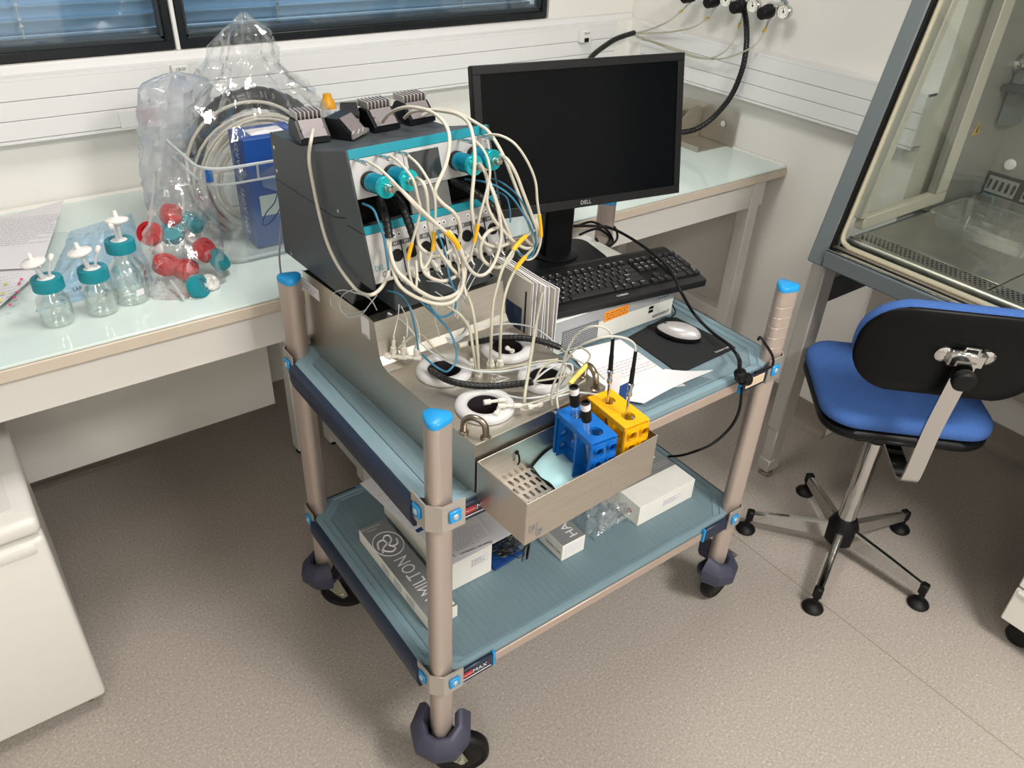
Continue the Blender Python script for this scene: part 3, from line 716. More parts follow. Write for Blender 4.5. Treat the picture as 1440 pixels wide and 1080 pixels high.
for i, L_ in enumerate(tubes):
    n = len(L_); P = []
    for k, (u, v) in enumerate(L_):
        f_ = k/(n-1); p = at(u, v, x=-.048) if f_ < .01 else None
        xs_ = -.048-.05*math.sin(PI*min(f_*1.2, 1)); a = at(u, v, x=xs_)
        if u <= 905: a = at(u, v, y=-.115)
        elif f_ > .5: a = at(u, v, x=-.075)
        P.append(a)
    b = BM(); tube(b, P, .0028, 8, 6)
    o = solo('gas_tube', b, CLEAR, ['clear gas tube leading from the cropped regulator', 'clear gas tube leading from the second regulator', 'clear gas tube sagging from the third regulator', 'clear gas tube sagging from the regulator with the last dial'][i], 'tube', 'clear gas tubes at the regulators', loc=P[0])
    d_ = (P[1]-P[0]).normalized(); b = BM(); tube(b, [P[0], P[0]+d_*.016], .0045, 8, smooth=False); obj('tag', b, YTAPE, o)
SPIR = mat('spiral_wrap', '0f1011', .4)
def spiral_hose(name, P, r, label, pitch=.012):
    C = crom(P, 10); b = BM(); tube(b, C, r, 12, smooth=False)
    o = solo(name, b, SPIR, label, 'hose', loc=C[0])
    # raised wrap turns
    b = BM(); acc = 0; last = C[0]; nxt = pitch*.5
    for p, q in zip(C, C[1:]):
        d_ = q-p; L_ = d_.length; s = 0
        while acc+L_ >= nxt:
            f_ = (nxt-acc)/L_; c_ = p+d_*f_; dd = d_.normalized()
            M_ = axisM(c_-dd*pitch*.40, c_+dd*pitch); lathe(b, [(r*1.0, 0), (r*1.09, .0008), (r*1.09, pitch*.78), (r*1.0, pitch*.80)], 12, M_)
            nxt += pitch
        acc += L_
    obj('wrap', b, SPIR, o, 50); return o
spiral_hose('spiral_hose', [at(892, 46, y=-.13), at(868, 54, y=-.14), at(850, 65, y=-.15), at(832, 80, y=-.17), at(820, 100, y=-.2), at(808, 130, y=-.24), at(800, 160, y=-.27)], .0085, 'short black spiral-wrapped hose above the monitor')
spiral_hose('spiral_hose', [at(1044, 10, x=-.035), at(1048, 22, x=-.055), at(1050, 45, x=-.075), at(1049, 70, x=-.085), at(1043, 100, x=-.085), at(1028, 135, x=-.085), at(1005, 163, x=-.09), at(982, 180, x=-.13), at(958, 186, x=-.18), at(935, 183, x=-.22)], .0085, 'long black spiral-wrapped hose arching from the regulators to the steel holder')
# ================================================================== STEEL HOLDER on the bench end
sh = thing('steel_holder', 'bent stainless steel holder standing in the corner of the bench', 'holder', (-.08, -.45, HB))
SH = mat('holder_steel', 'b7b1a6', .34, .8, var=.12, scale=9)
b = BM(); prism(b, [(-.60, 0), (-.20, 0), (-.20, .055), (-.30, .115), (-.56, .125), (-.60, .118)], 0, .003, frame((-.016, 0, HB+.001), Y, Z)); pl = obj('wall_plate', b, SH, sh, 20)
b = BM(); lathe(b, [(.010, 0), (.010, .001)], 18, axisM((-.0195, -.545, HB+.072), (-.1, -.545, HB+.072))); obj('hole', b, mat('hole_white', 'd9d8d2', .6), pl)
b = BM(); box(b, -.165, -.020, -.575, -.22, HB+.0006, HB+.0036); obj('base_plate', b, SH, sh, 0)
b = BM(); box(b, -.168, -.165, -.575, -.22, HB+.0006, HB+.018); obj('front_lip', b, SH, sh, 0)
b = BM(); prism(b, [(-.15, 0), (-.02, 0), (-.02, .10), (-.05, .112), (-.09, .095), (-.15, .05)], 0, .003, frame((0, -.440, HB+.004), X, Z)); obj('divider', b, SH, sh, 20)
b = BM(); prism(b, [(-.16, 0), (-.02, 0), (-.02, .075), (-.16, .06)], 0, .003, frame((0, -.36, HB+.004), X, Z)); obj('divider', b, SH, sh, 20)
b = BM(); box(b, -.16, -.03, -.355, -.25, HB+.050, HB+.056, 0); obj('shelf', b, SH, sh, 0)
# ================================================================== CART
AX, AY = -1.8125, -1.5285; CW, CD = .870, .571
ct = thing('utility_cart', 'two-shelf rolling utility cart with pale blue shelves and navy edges', 'cart', (AX+CW/2, AY+CD/2, 0))
ZTOP, ZU, ZL = .985, .7935, .342          # post tops, clamp heights
def hull3(ax, ay, dist, r, n=6):
    """rounded triangle pointing to (ax, ay)"""
    a0 = math.atan2(ay, ax); p = []
    for k in range(3):
        a = a0+k*2*PI/3; cx, cy = dist*math.cos(a), dist*math.sin(a)
        for j in range(n+1):
            t = a-PI/3+2*PI/3*j/n; p.append((cx+r*math.cos(t), cy+r*math.sin(t)))
    return p
corners = [(AX, AY, -1, -1), (AX, AY+CD, -1, 1), (AX+CW, AY, 1, -1), (AX+CW, AY+CD, 1, 1)]
wheel_off = [(.038, -.021), (.034, -.024), (.038, .006), (.02, .02)]
for ci, (px, py, sx_, sy_) in enumerate(corners):
    poly = hull3(sx_, sy_, .0125, .0130); T_ = Matrix.Translation((px, py, 0))
    b = BM(); lv = [(.150, 1)]
    z = .84 if ci == 2 else 9
    while z < ZTOP-.02:
        if ZU-.04 < z < ZU+.04: z += .025; continue
        lv += [(z, 1), (z+.0006, .975), (z+.0022, .975), (z+.0028, 1)]; z += .025
    lv.append((ZTOP-.008, 1)); rings = [[b.verts.new(T_ @ Vector((x*s, y*s, z_))) for x, y in poly] for z_, s in lv]; n = len(poly)
    for p, q in zip(rings, rings[1:]):
        for i in range(n): b.faces.new((p[i], p[(i+1) % n], q[(i+1) % n], q[i]))
    b.faces.new(rings[0][::-1]); b.faces.new(rings[-1]); ps = obj('post', b, ALU, ct, 30)
    b = BM(); prism(b, [(x*1.02, y*1.02) for x, y in poly], ZTOP-.0075, ZTOP+.004, T_, .003, .003); obj('post_cap', b, CAPB, ps, 50)
    # clamps at both shelves
    for zc in (ZU, ZL):
        M_ = Matrix(((-sx_, 0, 0, px), (0, -sy_, 0, py), (0, 0, 1, 0), (0, 0, 0, 1)))    # local: +x, +y point into the cart
        o_ = .031; t_ = .003
        path = [(-o_, .036), (-o_, -.010), (-.010, -o_), (.036, -o_)]
        inn = [(-o_+t_, .036), (-o_+t_, -.009), (-.009, -o_+t_), (.036, -o_+t_)]
        b = BM(); prism(b, path+inn[::-1], zc-.030, zc+.028, M_); cl = obj('clamp', b, mat('clamp_metal', 'bfb9b1', .34, .65), ct, 30)
        for ax_ in (0, 1):
            for (w0, w1, h, dpt, m_, nm) in ((.002, .026, .013, .005, CAPB, 'button'), (.009, .019, .006, .007, PANEL, 'button_core')):
                b = BM()
                if ax_ == 0: box(b, w0, w1, -o_-dpt, -o_, zc-h, zc+h, .002, M_)
                else: box(b, -o_-dpt, -o_, w0, w1, zc-h, zc+h, .002, M_)
                if nm == 'button': bt = obj(nm, b, m_, cl)
                else: obj(nm, b, m_, cl)
    # bumper ring round the post foot, open towards the cart's middle
    out = math.atan2(sy_, sx_); b = BM(); rings = []
    prof = [(.030, .124), (.058, .112), (.066, .124), (.067, .146), (.050, .170), (.040, .174), (.031, .166)]
    for k in range(7):
        a = out-math.radians(126)+math.radians(252)*k/6
        e = (1.06 if k in (0, 6) else (1.0 if k in (1, 5) else (.96 if k == 3 else 1.0)))
        up = .026*(abs(k-3)/3)**2
        rings.append([b.verts.new((px+r*e*math.cos(a), py+r*e*math.sin(a), zz+up*(.3 if zz < .13 else 1))) for r, zz in prof])
    for p, q in zip(rings, rings[1:]):
        for i in range(len(prof)): b.faces.new((p[i], p[(i+1) % len(prof)], q[(i+1) % len(prof)], q[i]))
    b.faces.new(rings[0]); b.faces.new(rings[-1][::-1])
    bmesh.ops.bevel(b, geom=b.edges[:], offset=.002, segments=1, affect='EDGES'); obj('bumper', b, BUMP, ct, 20)
    b = BM(); prism(b, rrect(.072, .072, .02, 3, px, py), .112, .126); obj('bumper_floor', b, BUMP, ct)
    # caster
    ox, oy = wheel_off[ci]; d = Vector((ox, oy, 0)).normalized(); s = Vector((-d.y, d.x, 0)); wc = Vector((px+ox, py+oy, .0635))
    cs = BM(); lathe(cs, [(.024, .118), (.024, .128), (.012, .130), (.012, .152)], 18, T_)
    cs_o = obj('caster', cs, STEELD, ct)
    for sd in (-1, 1):
        b = BM(); pp = [Vector((px, py, .120))-d*.026, Vector((px, py, .120))+d*.034, wc+d*.014-Z*.004, wc-Z*.016, wc-d*.014-Z*.004]
        a_ = [b.verts.new(p+s*sd*.0215) for p in pp]; c_ = [b.verts.new(p+s*sd*.0240) for p in pp]; n = 5
        for i in range(n): b.faces.new((a_[i], a_[(i+1) % n], c_[(i+1) % n], c_[i]))
        b.faces.new(a_[::-1]); b.faces.new(c_)
        lathe(b, [(.008, 0), (.008, .005), (.005, .007)], 10, axisM(wc+s*sd*.0235, wc+s*sd*.1)); obj('fork', b, mat('zinc_plate', 'a7a796', .38, .7, var=.22, scale=70), cs_o)
    b = BM(); lathe(b, [(.030, -.0155), (.040, -.0165), (.046, -.0125), (.056, -.0165), (.0615, -.012), (.0632, -.004), (.0632, .004), (.0615, .012), (.056, .0165), (.046, .0125), (.040, .0165), (.030, .0155)], 40, axisM(wc, wc+s)); obj('wheel', b, RUBBER, cs_o, 40)
    if ci == 2:
        b = BM(); c0 = wc+d*.03+Z*.01; box(b, -.016, .016, -.012, .02, -.003, .003, .002, frame(c0+Z*.045+d*.02, s, d-Z*.4)); box(b, -.010, .010, -.006, .012, -.003, .003, .002, frame(wc+d*.055-Z*.035, s, d-Z*.3)); obj('brake_pedal', b, CHROME, cs_o)
def shelf(zc, zt):
    """zc clamp height, zt top surface"""
    sh_ = None
    x0, x1, y0, y1 = AX-.024, AX+CW+.024, AY-.016, AY+CD+.016
    # pale blue frame with stepped border and cut corners around the posts
    def cut(x0, x1, y0, y1, c): return [(x0+c, y0), (x1-c, y0), (x1, y0+c), (x1, y1-c), (x1-c, y1), (x0+c, y1), (x0, y1-c), (x0, y0+c)]
    b = BM(); c = .052
    lv = [(cut(x0, x1, y0, y1, c), zt-.030), (cut(x0, x1, y0, y1, c), zt+.004), (cut(x0+.006, x1-.006, y0+.006, y1-.006, c), zt+.0055), (cut(x0+.014, x1-.014, y0+.010, y1-.010, c), zt+.0055), (cut(x0+.016, x1-.016, y0+.012, y1-.012, c), zt+.002), (cut(x0+.030, x1-.030, y0+.018, y1-.018, c), zt+.002), (cut(x0+.032, x1-.032, y0+.020, y1-.020, c), zt-.002)]
    rings = [[b.verts.new((x, y, z_)) for x, y in p] for p, z_ in lv]
    for p, q in zip(rings, rings[1:]):
        for i in range(8): b.faces.new((p[i], p[(i+1) % 8], q[(i+1) % 8], q[i]))
    b.faces.new(rings[-1]); b.faces.new(rings[0][::-1]); sh_ = obj('shelf', b, SHELFB, ct, 20)
    # ribbed mat
    b = BM(); mx0, mx1, my0, my1 = x0+.034, x1-.034, y0+.022, y1-.022; pr = []; x = mx0; p_ = .0165; k = .045
    while x+p_ <= mx1:
        pr += [(x, zt), (x+p_*.78, zt), (x+p_*.84, zt-.0007), (x+p_*.94, zt-.0007)]; x += p_
    pr.append((mx1, zt))
    def yl(xx, lo):
        dd = min(xx-mx0, mx1-xx); cc = max(0, k-dd); return my0+cc if lo else my1-cc
    va = [b.verts.new((xx, yl(xx, 1), z_)) for xx, z_ in pr]; vb = [b.verts.new((xx, yl(xx, 0), z_)) for xx, z_ in pr]
    for i in range(len(pr)-1): b.faces.new((va[i], va[i+1], vb[i+1], vb[i]))
    obj('ribbed_mat', b, MATB, sh_, 15)
    # navy side rails (short sides), slightly bulged
    for xs, sg in ((x0, -1), (x1, 1)):
        b = BM(); prof = [(0, zc-.052), (.007, zc-.050), (.013, zc-.030), (.013, zc-.004), (.007, zt+.001), (0, zt+.003)]
        ya, yb = y0+.046, y1-.046
        rr = [[b.verts.new((xs+sg*(a+.0006), yy, z_)) for a, z_ in prof] for yy in (ya, yb)]
        for i in range(6): b.faces.new((rr[0][i], rr[0][(i+1) % 6], rr[1][(i+1) % 6], rr[1][i]))
        b.faces.new(rr[0]); b.faces.new(rr[1][::-1]); obj('side_rail', b, NAVY, sh_, 50)
    # taupe front and rear rails with navy ends and blue trims
    for ys, sg in ((y0, -1), (y1, 1)):
        def bx(bm, xa, xb, d, za, zb, bev=.001): box(bm, xa, xb, min(ys+sg*.0006, ys+sg*d), max(ys+sg*.0006, ys+sg*d), za, zb, bev)
        b = BM(); bx(b, x0+.145, x1-.145, .006, zc-.026, zt-.009, .002); obj('rail', b, TAN, sh_)
        for xa, xb, xt in ((x0+.052, x0+.137, x0+.137), (x1-.137, x1-.052, x1-.143)):
            b = BM(); bx(b, xa, xb, .011, zc-.031, zt+.001, .003); ne = obj('rail_end', b, NAVY, sh_)
            b = BM(); bx(b, xt, xt+.006, .010, zc-.031, zt+.002, .001); obj('trim', b, CAPB, sh_)
            if sg < 0 and xa < AX+.3:
                ox_ = xa+.006; yy = ys-.0118; zz = zc-.006
                b = BM(); box(b, ox_+.004, ox_+.026, yy-.0003, yy, zz-.008, zz+.006); obj('logo_plate', b, REDP, ne, 0)
                lettering(ne, 'MetroMAX', (ox_+.0148, yy-.0004, zz-.001), X, Z, .0052, PAPER, sx=.85)
                lettering(ne, 'MAX', (ox_+.044, yy, zz-.001), X, Z, .0165, PAPER)
                lettering(ne, 'i', (ox_+.066, yy, zz-.001), X, Z, .0165, REDP)
                b = BM(); box(b, ox_+.002, ox_+.072, yy-.0003, yy, zz-.0145, zz-.012); obj('logo_line', b, PAPER, ne, 0)
    return sh_
us = shelf(ZU, .800); ls = shelf(ZL, .349)
ZSH = .8005; ZLO = .3495
# ================================================================== BIOREACTOR BLOCK (steel) : own frame, turned 3 degrees
BO = Vector((-1.747, -1.542, ZSH)); BR = math.radians(3.0); BMX = Matrix.Translation(BO) @ Matrix.Rotation(BR, 4, 'Z')
def LB(u, v, x=None, y=None, z=None):
    """pixel -> point in the block's own frame"""
    R3 = Matrix.Rotation(-BR, 3, 'Z'); d = R3 @ (r2*((u-720)/FPX)+d2*((v-540)/FPX)+fwd); o = R3 @ (CAM-BO)
    t = (z-o.z)/d.z if z is not None else ((x-o.x)/d.x if x is not None else (y-o.y)/d.y)
    return o+d*t
def LW(p): return BMX @ Vector(p)
bl = thing('bioreactor_block', 'stainless steel bioreactor block with four vessel wells on the cart', 'bioreactor', M=BMX, local=True)
BWD = .302
wells = [(.086, .212), (.232, .206), (.078, .076), (.226, .082)]
# side profile, deck and rear step (y, z)
side = [(.0, .0), (.0, .108), (.27, .108), (.288, .114), (.298, .128), (.312, .196), (.335, .198), (.60, .186), (.60, 0)]
for x0 in (0, BWD-.002):
    b = BM(); prism(b, side, 0, .002, Matrix(((0, 0, 1, x0), (1, 0, 0, 0), (0, 1, 0, 0), (0, 0, 0, 1)))); obj('side_plate', b, STEEL, bl, 0)
# deck with real holes: four tiles with circular openings
xs_ = [.002, .155, .300]; ys_ = [.0005, .144, .27]
b = BM(); RW = .0375
for k, (cx, cy) in enumerate(wells):
    xa, xb = (xs_[0], xs_[1]) if k in (0, 2) else (xs_[1], xs_[2]); ya, yb = (ys_[1], ys_[2]) if k < 2 else (ys_[0], ys_[1])
    n = 32; h = [b.verts.new((cx+RW*math.cos(2*PI*i/n), cy+RW*math.sin(2*PI*i/n), .108)) for i in range(n)]
    o = []
    for i in range(n):
        a = 2*PI*i/n; dx, dy = math.cos(a), math.sin(a)
        t = min((xb-cx)/dx if dx > 1e-6 else ((xa-cx)/dx if dx < -1e-6 else 9), (yb-cy)/dy if dy > 1e-6 else ((ya-cy)/dy if dy < -1e-6 else 9))
        o.append(b.verts.new((cx+dx*t, cy+dy*t, .108)))
    for i in range(n): b.faces.new((h[i], o[i], o[(i+1) % n], h[(i+1) % n]))
    for (qx, qy) in ((xa, ya), (xb, ya), (xb, yb), (xa, yb)):
        near = sorted(range(n), key=lambda i: (o[i].co.x-qx)**2+(o[i].co.y-qy)**2)[:2]
        b.faces.new((o[near[0]], o[near[1]], b.verts.new((qx, qy, .108))))
for p, q in zip(side[2:6], side[3:7]):
    v = [b.verts.new((x, y, z)) for x, (y, z) in ((.002, p), (.300, p), (.300, q), (.002, q))]; b.faces.new(v)
obj('deck', b, STEEL, bl, 30)
b = BM(); box(b, .002, .300, 0, .0018, 0, .1075); obj('front_plate', b, STEEL, bl, 0)
b = BM(); tube(b, [(.0015, .0008, .1085), (.150, .0008, .1085), (.3005, .0008, .1085)], .0016, 8, 2); obj('front_edge', b, STEEL, bl)
b = BM(); box(b, .002, .300, .598, .60, 0, .184); obj('rear_plate', b, STEEL, bl, 0)
RING = mat('well_ring', 'bdbdbd', .4); WELLB = mat('well_block', '2b2528', .55)
for k, (cx, cy) in enumerate(wells):
    T_ = Matrix.Translation((cx, cy, .1082)); b = BM()
    lathe(b, [(.031, .0005), (.0525, .0005), (.0535, .004), (.052, .009), (.046, .013), (.037, .013), (.032, .010), (.031, .004), (.031, .0005)], 44, T_, cap=False); rn = obj('well_ring', b, RING, bl, 50)
    b = BM(); lathe(b, [(.0305, .006), (.0300, .0), (.0296, -.080), (0, -.080)], 36, T_, cap=False); obj('well', b, WELLB, rn, 50)
for (pa, pb) in (((.006, .041), (.027, .007)), ((.290, .046), (.277, .002))):
    a = Vector((*pa, .1085)); c = Vector((*pb, .1085)); d = (c-a)
    b = BM(); pts = [a, a+Z*.012, a+Z*.024+d*.05, a+Z*.032+d*.22, a+Z*.035+d*.5, c+Z*.032-d*.22, c+Z*.024-d*.05, c+Z*.012, c]
    tube(b, pts, .0058, 12, 5)
    for q in (a, c): lathe(b, [(.009, 0), (.0095, .002), (.007, .004)], 16, Matrix.Translation(q))
    obj('handle', b, mat('handle_steel', '8f8577', .28, .95), bl)
# hot-surface triangle and etched marks
b = BM()
p0 = LB(699, 533, z=.1086)
tri = [Vector((p0.x-.018, p0.y-.006, .1086)), Vector((p0.x+.020, p0.y-.012, .1086)), Vector((p0.x+.004, p0.y+.018, .1086))]
tube(b, tri, .0008, 4, 1, closed=True, smooth=False)
for i in range(3): tube(b, [Vector((p0.x-.005+.006*i, p0.y-.003, .1086)), Vector((p0.x-.003+.006*i, p0.y+.001, .1086)), Vector((p0.x-.005+.006*i, p0.y+.005, .1086))], .0006, 4, 2)
obj('hot_surface_mark', b, PAPER, bl)
stick = Vector((-.0006, 0, 0))
q = LB(514, 457, x=0); decal(bl, (-.0003, q.y, q.z-.004), -Y, Z, .030, .042, PAPER, 'asset_sticker')
rq = random.Random(5); b = BM()
for i in range(7):
    for j in range(8):
        if rq.random() < .5:
            yy = q.y+.009-i*.0026; zz = q.z+.006-j*.0026
            b.faces.new([b.verts.new((-.0011, yy+a, zz+c)) for a, c in ((0, 0), (.0026, 0), (.0026, .0026), (0, .0026))])
b.free()
b = BM(); box(b, -.0013, -.0009, q.y-.009, q.y+.010, q.z-.0225, q.z-.0215); obj('sticker_line', b, INK, bl, 0)
q = LB(434, 402, x=0); decal(bl, (-.0003, q.y, q.z-.004), -Y, Z, .09, .026, PAPER, 'type_plate'); scribble(bl, (-.0009, q.y, q.z-.004), -Y, Z, .08, .018, 4, INKG, seed=4, thick=.001)
# ================================================================== SLIDE-IN TRAY hanging on the block front
ty = thing('drip_tray', 'perforated stainless steel drip tray hanging in front of the cart', 'tray', M=BMX @ Matrix.Translation((0, -.006, 0)), local=True)
t_ = .0016; zb, zt = -.012, .079; yd = -.130
b = BM(); box(b, 0, BWD, yd, yd+t_, zb, zt, .0004); fp = obj('front_wall', b, STEEL, ty, 0)
b = BM(); box(b, 0, BWD, -t_, -.0002, zb, zt, .0004); obj('rear_wall', b, STEEL, ty, 0)
for x0 in (0, BWD-t_):
    b = BM(); box(b, x0, x0+t_, yd+t_, -t_, zb, zt, .0004); obj('end_wall', b, STEEL, ty, 0)
b = BM(); box(b, t_, BWD-t_, yd+t_, -t_, zb, zb+.0015); obj('bottom', b, STEELD, ty, 0)
b = BM(); perf(b, t_, BWD-t_, yd+t_, -t_, 23, 6, .0031, .0078, Matrix.Translation((0, 0, zb+.017)), stag=True, depth=.0012); obj('slotted_floor', b, STEEL, ty, 0)
b = BM(); tube(b, [(.085, -t_-.001, .058), (.085, -t_-.006, .056), (.0855, -t_-.008, .044), (.084, -t_-.006, .036)], .0018, 6, 4); lathe(b, [(.004, 0), (.004, .002)], 10, axisM((.085, -t_, .059), (.085, -.1, .059))); obj('catch', b, RUBBER, ty)
lettering(fp, 'DAS', (.017, yd-.0002, .018), X, Z, .021, INKG, sx=.5, lift=.0004); lettering(fp, 'GIP', (.030, yd-.0002, .0015), X, Z, .021, INKG, sx=.5, lift=.0004)
# folded pale blue wipe in the tray
b = BM(); rw = random.Random(9)
def wipe(u, v):
    x = .098+.075*u+.03*v; y = -.120+.112*v; return LW((x+.006*math.sin(5*v), y-.004-.02*u*(1-v)*0, .0095+.002*math.sin(7*u+3*v)+.016*u*(1-u)*4*(.3+v)+.002*math.sin(15*v)))
sheet(b, wipe, 14, 12, .002); solo('paper_wipe', b, mat('pale_blue_tissue', 'a9d0d6', .8, bump=.2, bscale=120), 'crumpled pale blue wipe lying in the steel tray', 'wipe')
# ================================================================== TEST TUBE RACKS in the tray
def rack(name, x0, y0, y1, z0, z1, wd, m, label, holes):
    """two-sided rack: top slab with two big holes, two end walls with oval holes, low middle web. Runs along y."""
    t = thing(name, label, 'rack', M=BMX @ Matrix.Translation((x0, y0, z0)) @ Matrix.Rotation(math.radians(holes), 4, 'Z'), local=True, group='tube racks in the drip tray')
    L_ = y1-y0; H_ = z1-z0
    # top with round corners towards the end walls
    b = BM(); n = 24; th = .006; RH = .0125
    for k in range(2):
        ya, yb = (0, L_/2) if k == 0 else (L_/2, L_); cy = (ya+yb)/2; cx = wd/2
        for zz, flip in ((H_, 0), (H_-th, 1)):
            h = [b.verts.new((cx+RH*math.cos(2*PI*i/n), cy+RH*math.sin(2*PI*i/n), zz)) for i in range(n)]
            o = []
            for i in range(n):
                a = 2*PI*i/n; dx, dy = math.cos(a), math.sin(a); s = min((wd/2)/abs(dx) if abs(dx) > 1e-6 else 9, ((yb-ya)/2)/abs(dy) if abs(dy) > 1e-6 else 9); o.append(b.verts.new((cx+dx*s, cy+dy*s, zz)))
            for i in range(n): b.faces.new((h[i], o[i], o[(i+1) % n], h[(i+1) % n]))
            for (qx, qy) in ((0, ya), (wd, ya), (wd, yb), (0, yb)):
                near = sorted(range(n), key=lambda i: (o[i].co.x-qx)**2+(o[i].co.y-qy)**2)[:2]; b.faces.new((o[near[0]], o[near[1]], b.verts.new((qx, qy, zz))))
            if not flip: top = h
            else:
                for i in range(n): b.faces.new((top[i], top[(i+1) % n], h[(i+1) % n], h[i]))
    obj('top', b, m, t, 30)
    b = BM()
    for (xa) in (-.0002, wd-.0048): box(b, xa, xa+.005, .002, L_-.002, H_-.011, H_-.0005, .001)
    obj('top_edge', b, m, t)
    for ya in (0, L_-.006):
        sg = 1 if ya == 0 else -1; b = BM(); nz = 4
        # end wall pierced by pairs of oval holes
        perf(b, 0, wd, 0, H_-.004, 2, 4, .0085, .0085, frame((0, ya, 0), X, Z), depth=-.006 if sg > 0 else .006); perf(b, 0, wd, 0, H_-.004, 2, 4, .0085, .0085, frame((0, ya+.006*sg, 0), X, Z), depth=0)
        box(b, -.0002, .0035, ya, ya+.006, 0, H_-.006, .001); box(b, wd-.0035, wd+.0002, ya, ya+.006, 0, H_-.006, .001)
        obj('end_wall', b, m, t, 30)
    b = BM(); box(b, .001, wd-.001, L_*.40, L_*.40+.004, 0, H_-.007, .001); obj('rib', b, m, t)
    b = BM(); box(b, wd*.45, wd*.55, .006, L_-.006, .0, H_*.30, .001); obj('web', b, m, t)
    return t
RKB = mat('rack_blue', '0d63b5', .32); RKY = mat('rack_yellow', 'e3a80c', .32)
zr = zb+.018
rack('tube_rack', .147, -.1235, -.0155, zr, .121, .054, RKB, 'blue plastic tube rack standing in the steel tray', -8)
rack('tube_rack', .226, -.1245, -.0165, zr, .119, .055, RKY, 'yellow plastic tube rack standing in the steel tray', -6)
# ================================================================== CONTROL UNIT on the raised rear of the block
cu = thing('control_unit', 'anthracite bioreactor control unit with teal front strip on the steel block', 'control unit', M=BMX, local=True)
UX0, UX1 = -.001, .3015
YM = Matrix(((0, 0, 1, 0), (1, 0, 0, 0), (0, 1, 0, 0), (0, 0, 0, 1)))     # (y, z) polygon extruded along x
def yz(bm, poly, x0, x1): return prism(bm, poly, x0, x1, YM)
def pfy(z): return .301+(z-.276)*(.070/.221)        # front panel plane
PN = Vector((0, -1, .070/.221)).normalized(); PU = Vector((0, .070/.221, 1)).normalized()
def PP(x, z, off=0.): return Vector((x, pfy(z), z))+PN*off
zU = .201
upper = [(.672, .3605), (.672, .452), (.503, .461), (.371, .497), (.330, .364), (.384, .362), (.387, .374), (.433, .3605)]
lower = [(.672, .2005), (.672, .3590), (.433, .3590), (.3865, .3722), (.3835, .3604), (.3285, .3624), (.3015, .276), (.305, .264), (.350, .264), (.388, .2005)]
for x0, x1, nm in ((UX0, UX0+.004, 'side_cover'), (UX1-.004, UX1, 'side_cover')):
    b = BM(); yz(b, upper, x0, x1); so = obj('upper_side_cover', b, GREYU, cu, 0)
    b = BM(); yz(b, lower, x0, x1); so = obj('lower_side_cover', b, GREYU, cu, 0)
    if x0 < .1:
        for (u, v) in ((386, 207), (390, 240), (410, 356), (476, 297)):
            q = LB(u, v, x=UX0); b = BM(); lathe(b, [(.0038, 0), (.0038, .0012), (.002, .0014)], 12, axisM((UX0, q.y, q.z), (UX0-.1, q.y, q.z))); obj('screw', b, CHROME, so)
b = BM(); yz(b, [(.671, .37), (.671, .440), (.5, .449), (.378, .483), (.372, .47), (.40, .42), (.40, .37)], UX0+.0045, UX1-.0045); obj('upper_body', b, GREYU, cu, 0)
b = BM(); yz(b, [(.503, .4525), (.373, .4885), (.371, .4965), (.372, .497), (.503, .461), (.671, .452), (.671, .4515)], UX0+.0042, UX1-.0042); obj('top_cover', b, GREYU, cu, 0)
b = BM(); yz(b, [(.671, .2035), (.671, .36), (.40, .36), (.40, .37), (.352, .37), (.322, .276), (.36, .262), (.39, .2035)], UX0+.0045, UX1-.0045); obj('lower_body', b, mat('unit_dark', '1b1d20', .5), cu, 0)
b = BM(); box(b, .050, .275, .318, .388, .2005, .262, .002); obj('plinth', b, GREYU, cu)
# front panel pieces
def panel(name, x0, x1, z0, z1, m, off0=-.004, off1=.0, par=None):
    b = BM(); M_ = frame(PP(0, z0), X, PU); L_ = (z1-z0)/PU.z; box(b, x0, x1, 0, L_, off0, off1, .0006, M_); return obj(name, b, m, par or cu, 0)
panel('teal_strip', UX0+.004, UX1-.004, .482, .4975, TEAL)
up = panel('upper_panel', UX0+.004, UX1-.004, .419, .4815, PANEL)
panel('screen_bezel', .106, .186, .423, .479, PANEL, 0, .0025, up)
panel('screen', .113, .180, .427, .476, mat('lcd_dark', '2c3133', .12, coat=.5), .0026, .0034, up)
b = BM(); box(b, UX0+.005, UX1-.005, .349, .398, .376, .4185); obj('cable_slot', b, GLOSSB, cu, 0)
panel('centre_bridge', .104, .190, .375, .4185, mat('bridge_grey', '6b6c6c', .4, .3), -.006, .0)
panel('lower_teal_strip', UX0+.004, UX1-.004, .3605, .3745, TEAL)
lp = panel('lower_panel', UX0+.004, UX1-.004, .277, .360, PANEL)
panel('dark_label_strip', .040, UX1-.008, .3315, .3395, mat('label_grey', '56585a', .5), .0002, .0008, lp)
for i in range(4):
    lettering(lp, 'A%d' % (i+1), PP(.057+.0625*i, .3355, .0008), X, PU, .0075, PAPER); lettering(lp, 'B%d' % (i+1), PP(.079+.0625*i, .3355, .0008), X, PU, .0075, PAPER)
for i in range(9):
    x = .036+.0312*i
    panel('divider', x, x+.0018, .283, .3395, RUBBER, .0002, .0022, lp)
panel('dark_slot', .036, .0445, .290, .332, RUBBER, .0002, .003, lp)
lettering(lp, 'Unit 14', PP(.022, .354, .0004), X, PU, .0075, PAPER); lettering(lp, 'DAS', PP(.016, .302, .0004), X, PU, .0155, TEAL, sx=.6); lettering(lp, 'GIP', PP(.0265, .289, .0004), X, PU, .0155, INK, sx=.6)
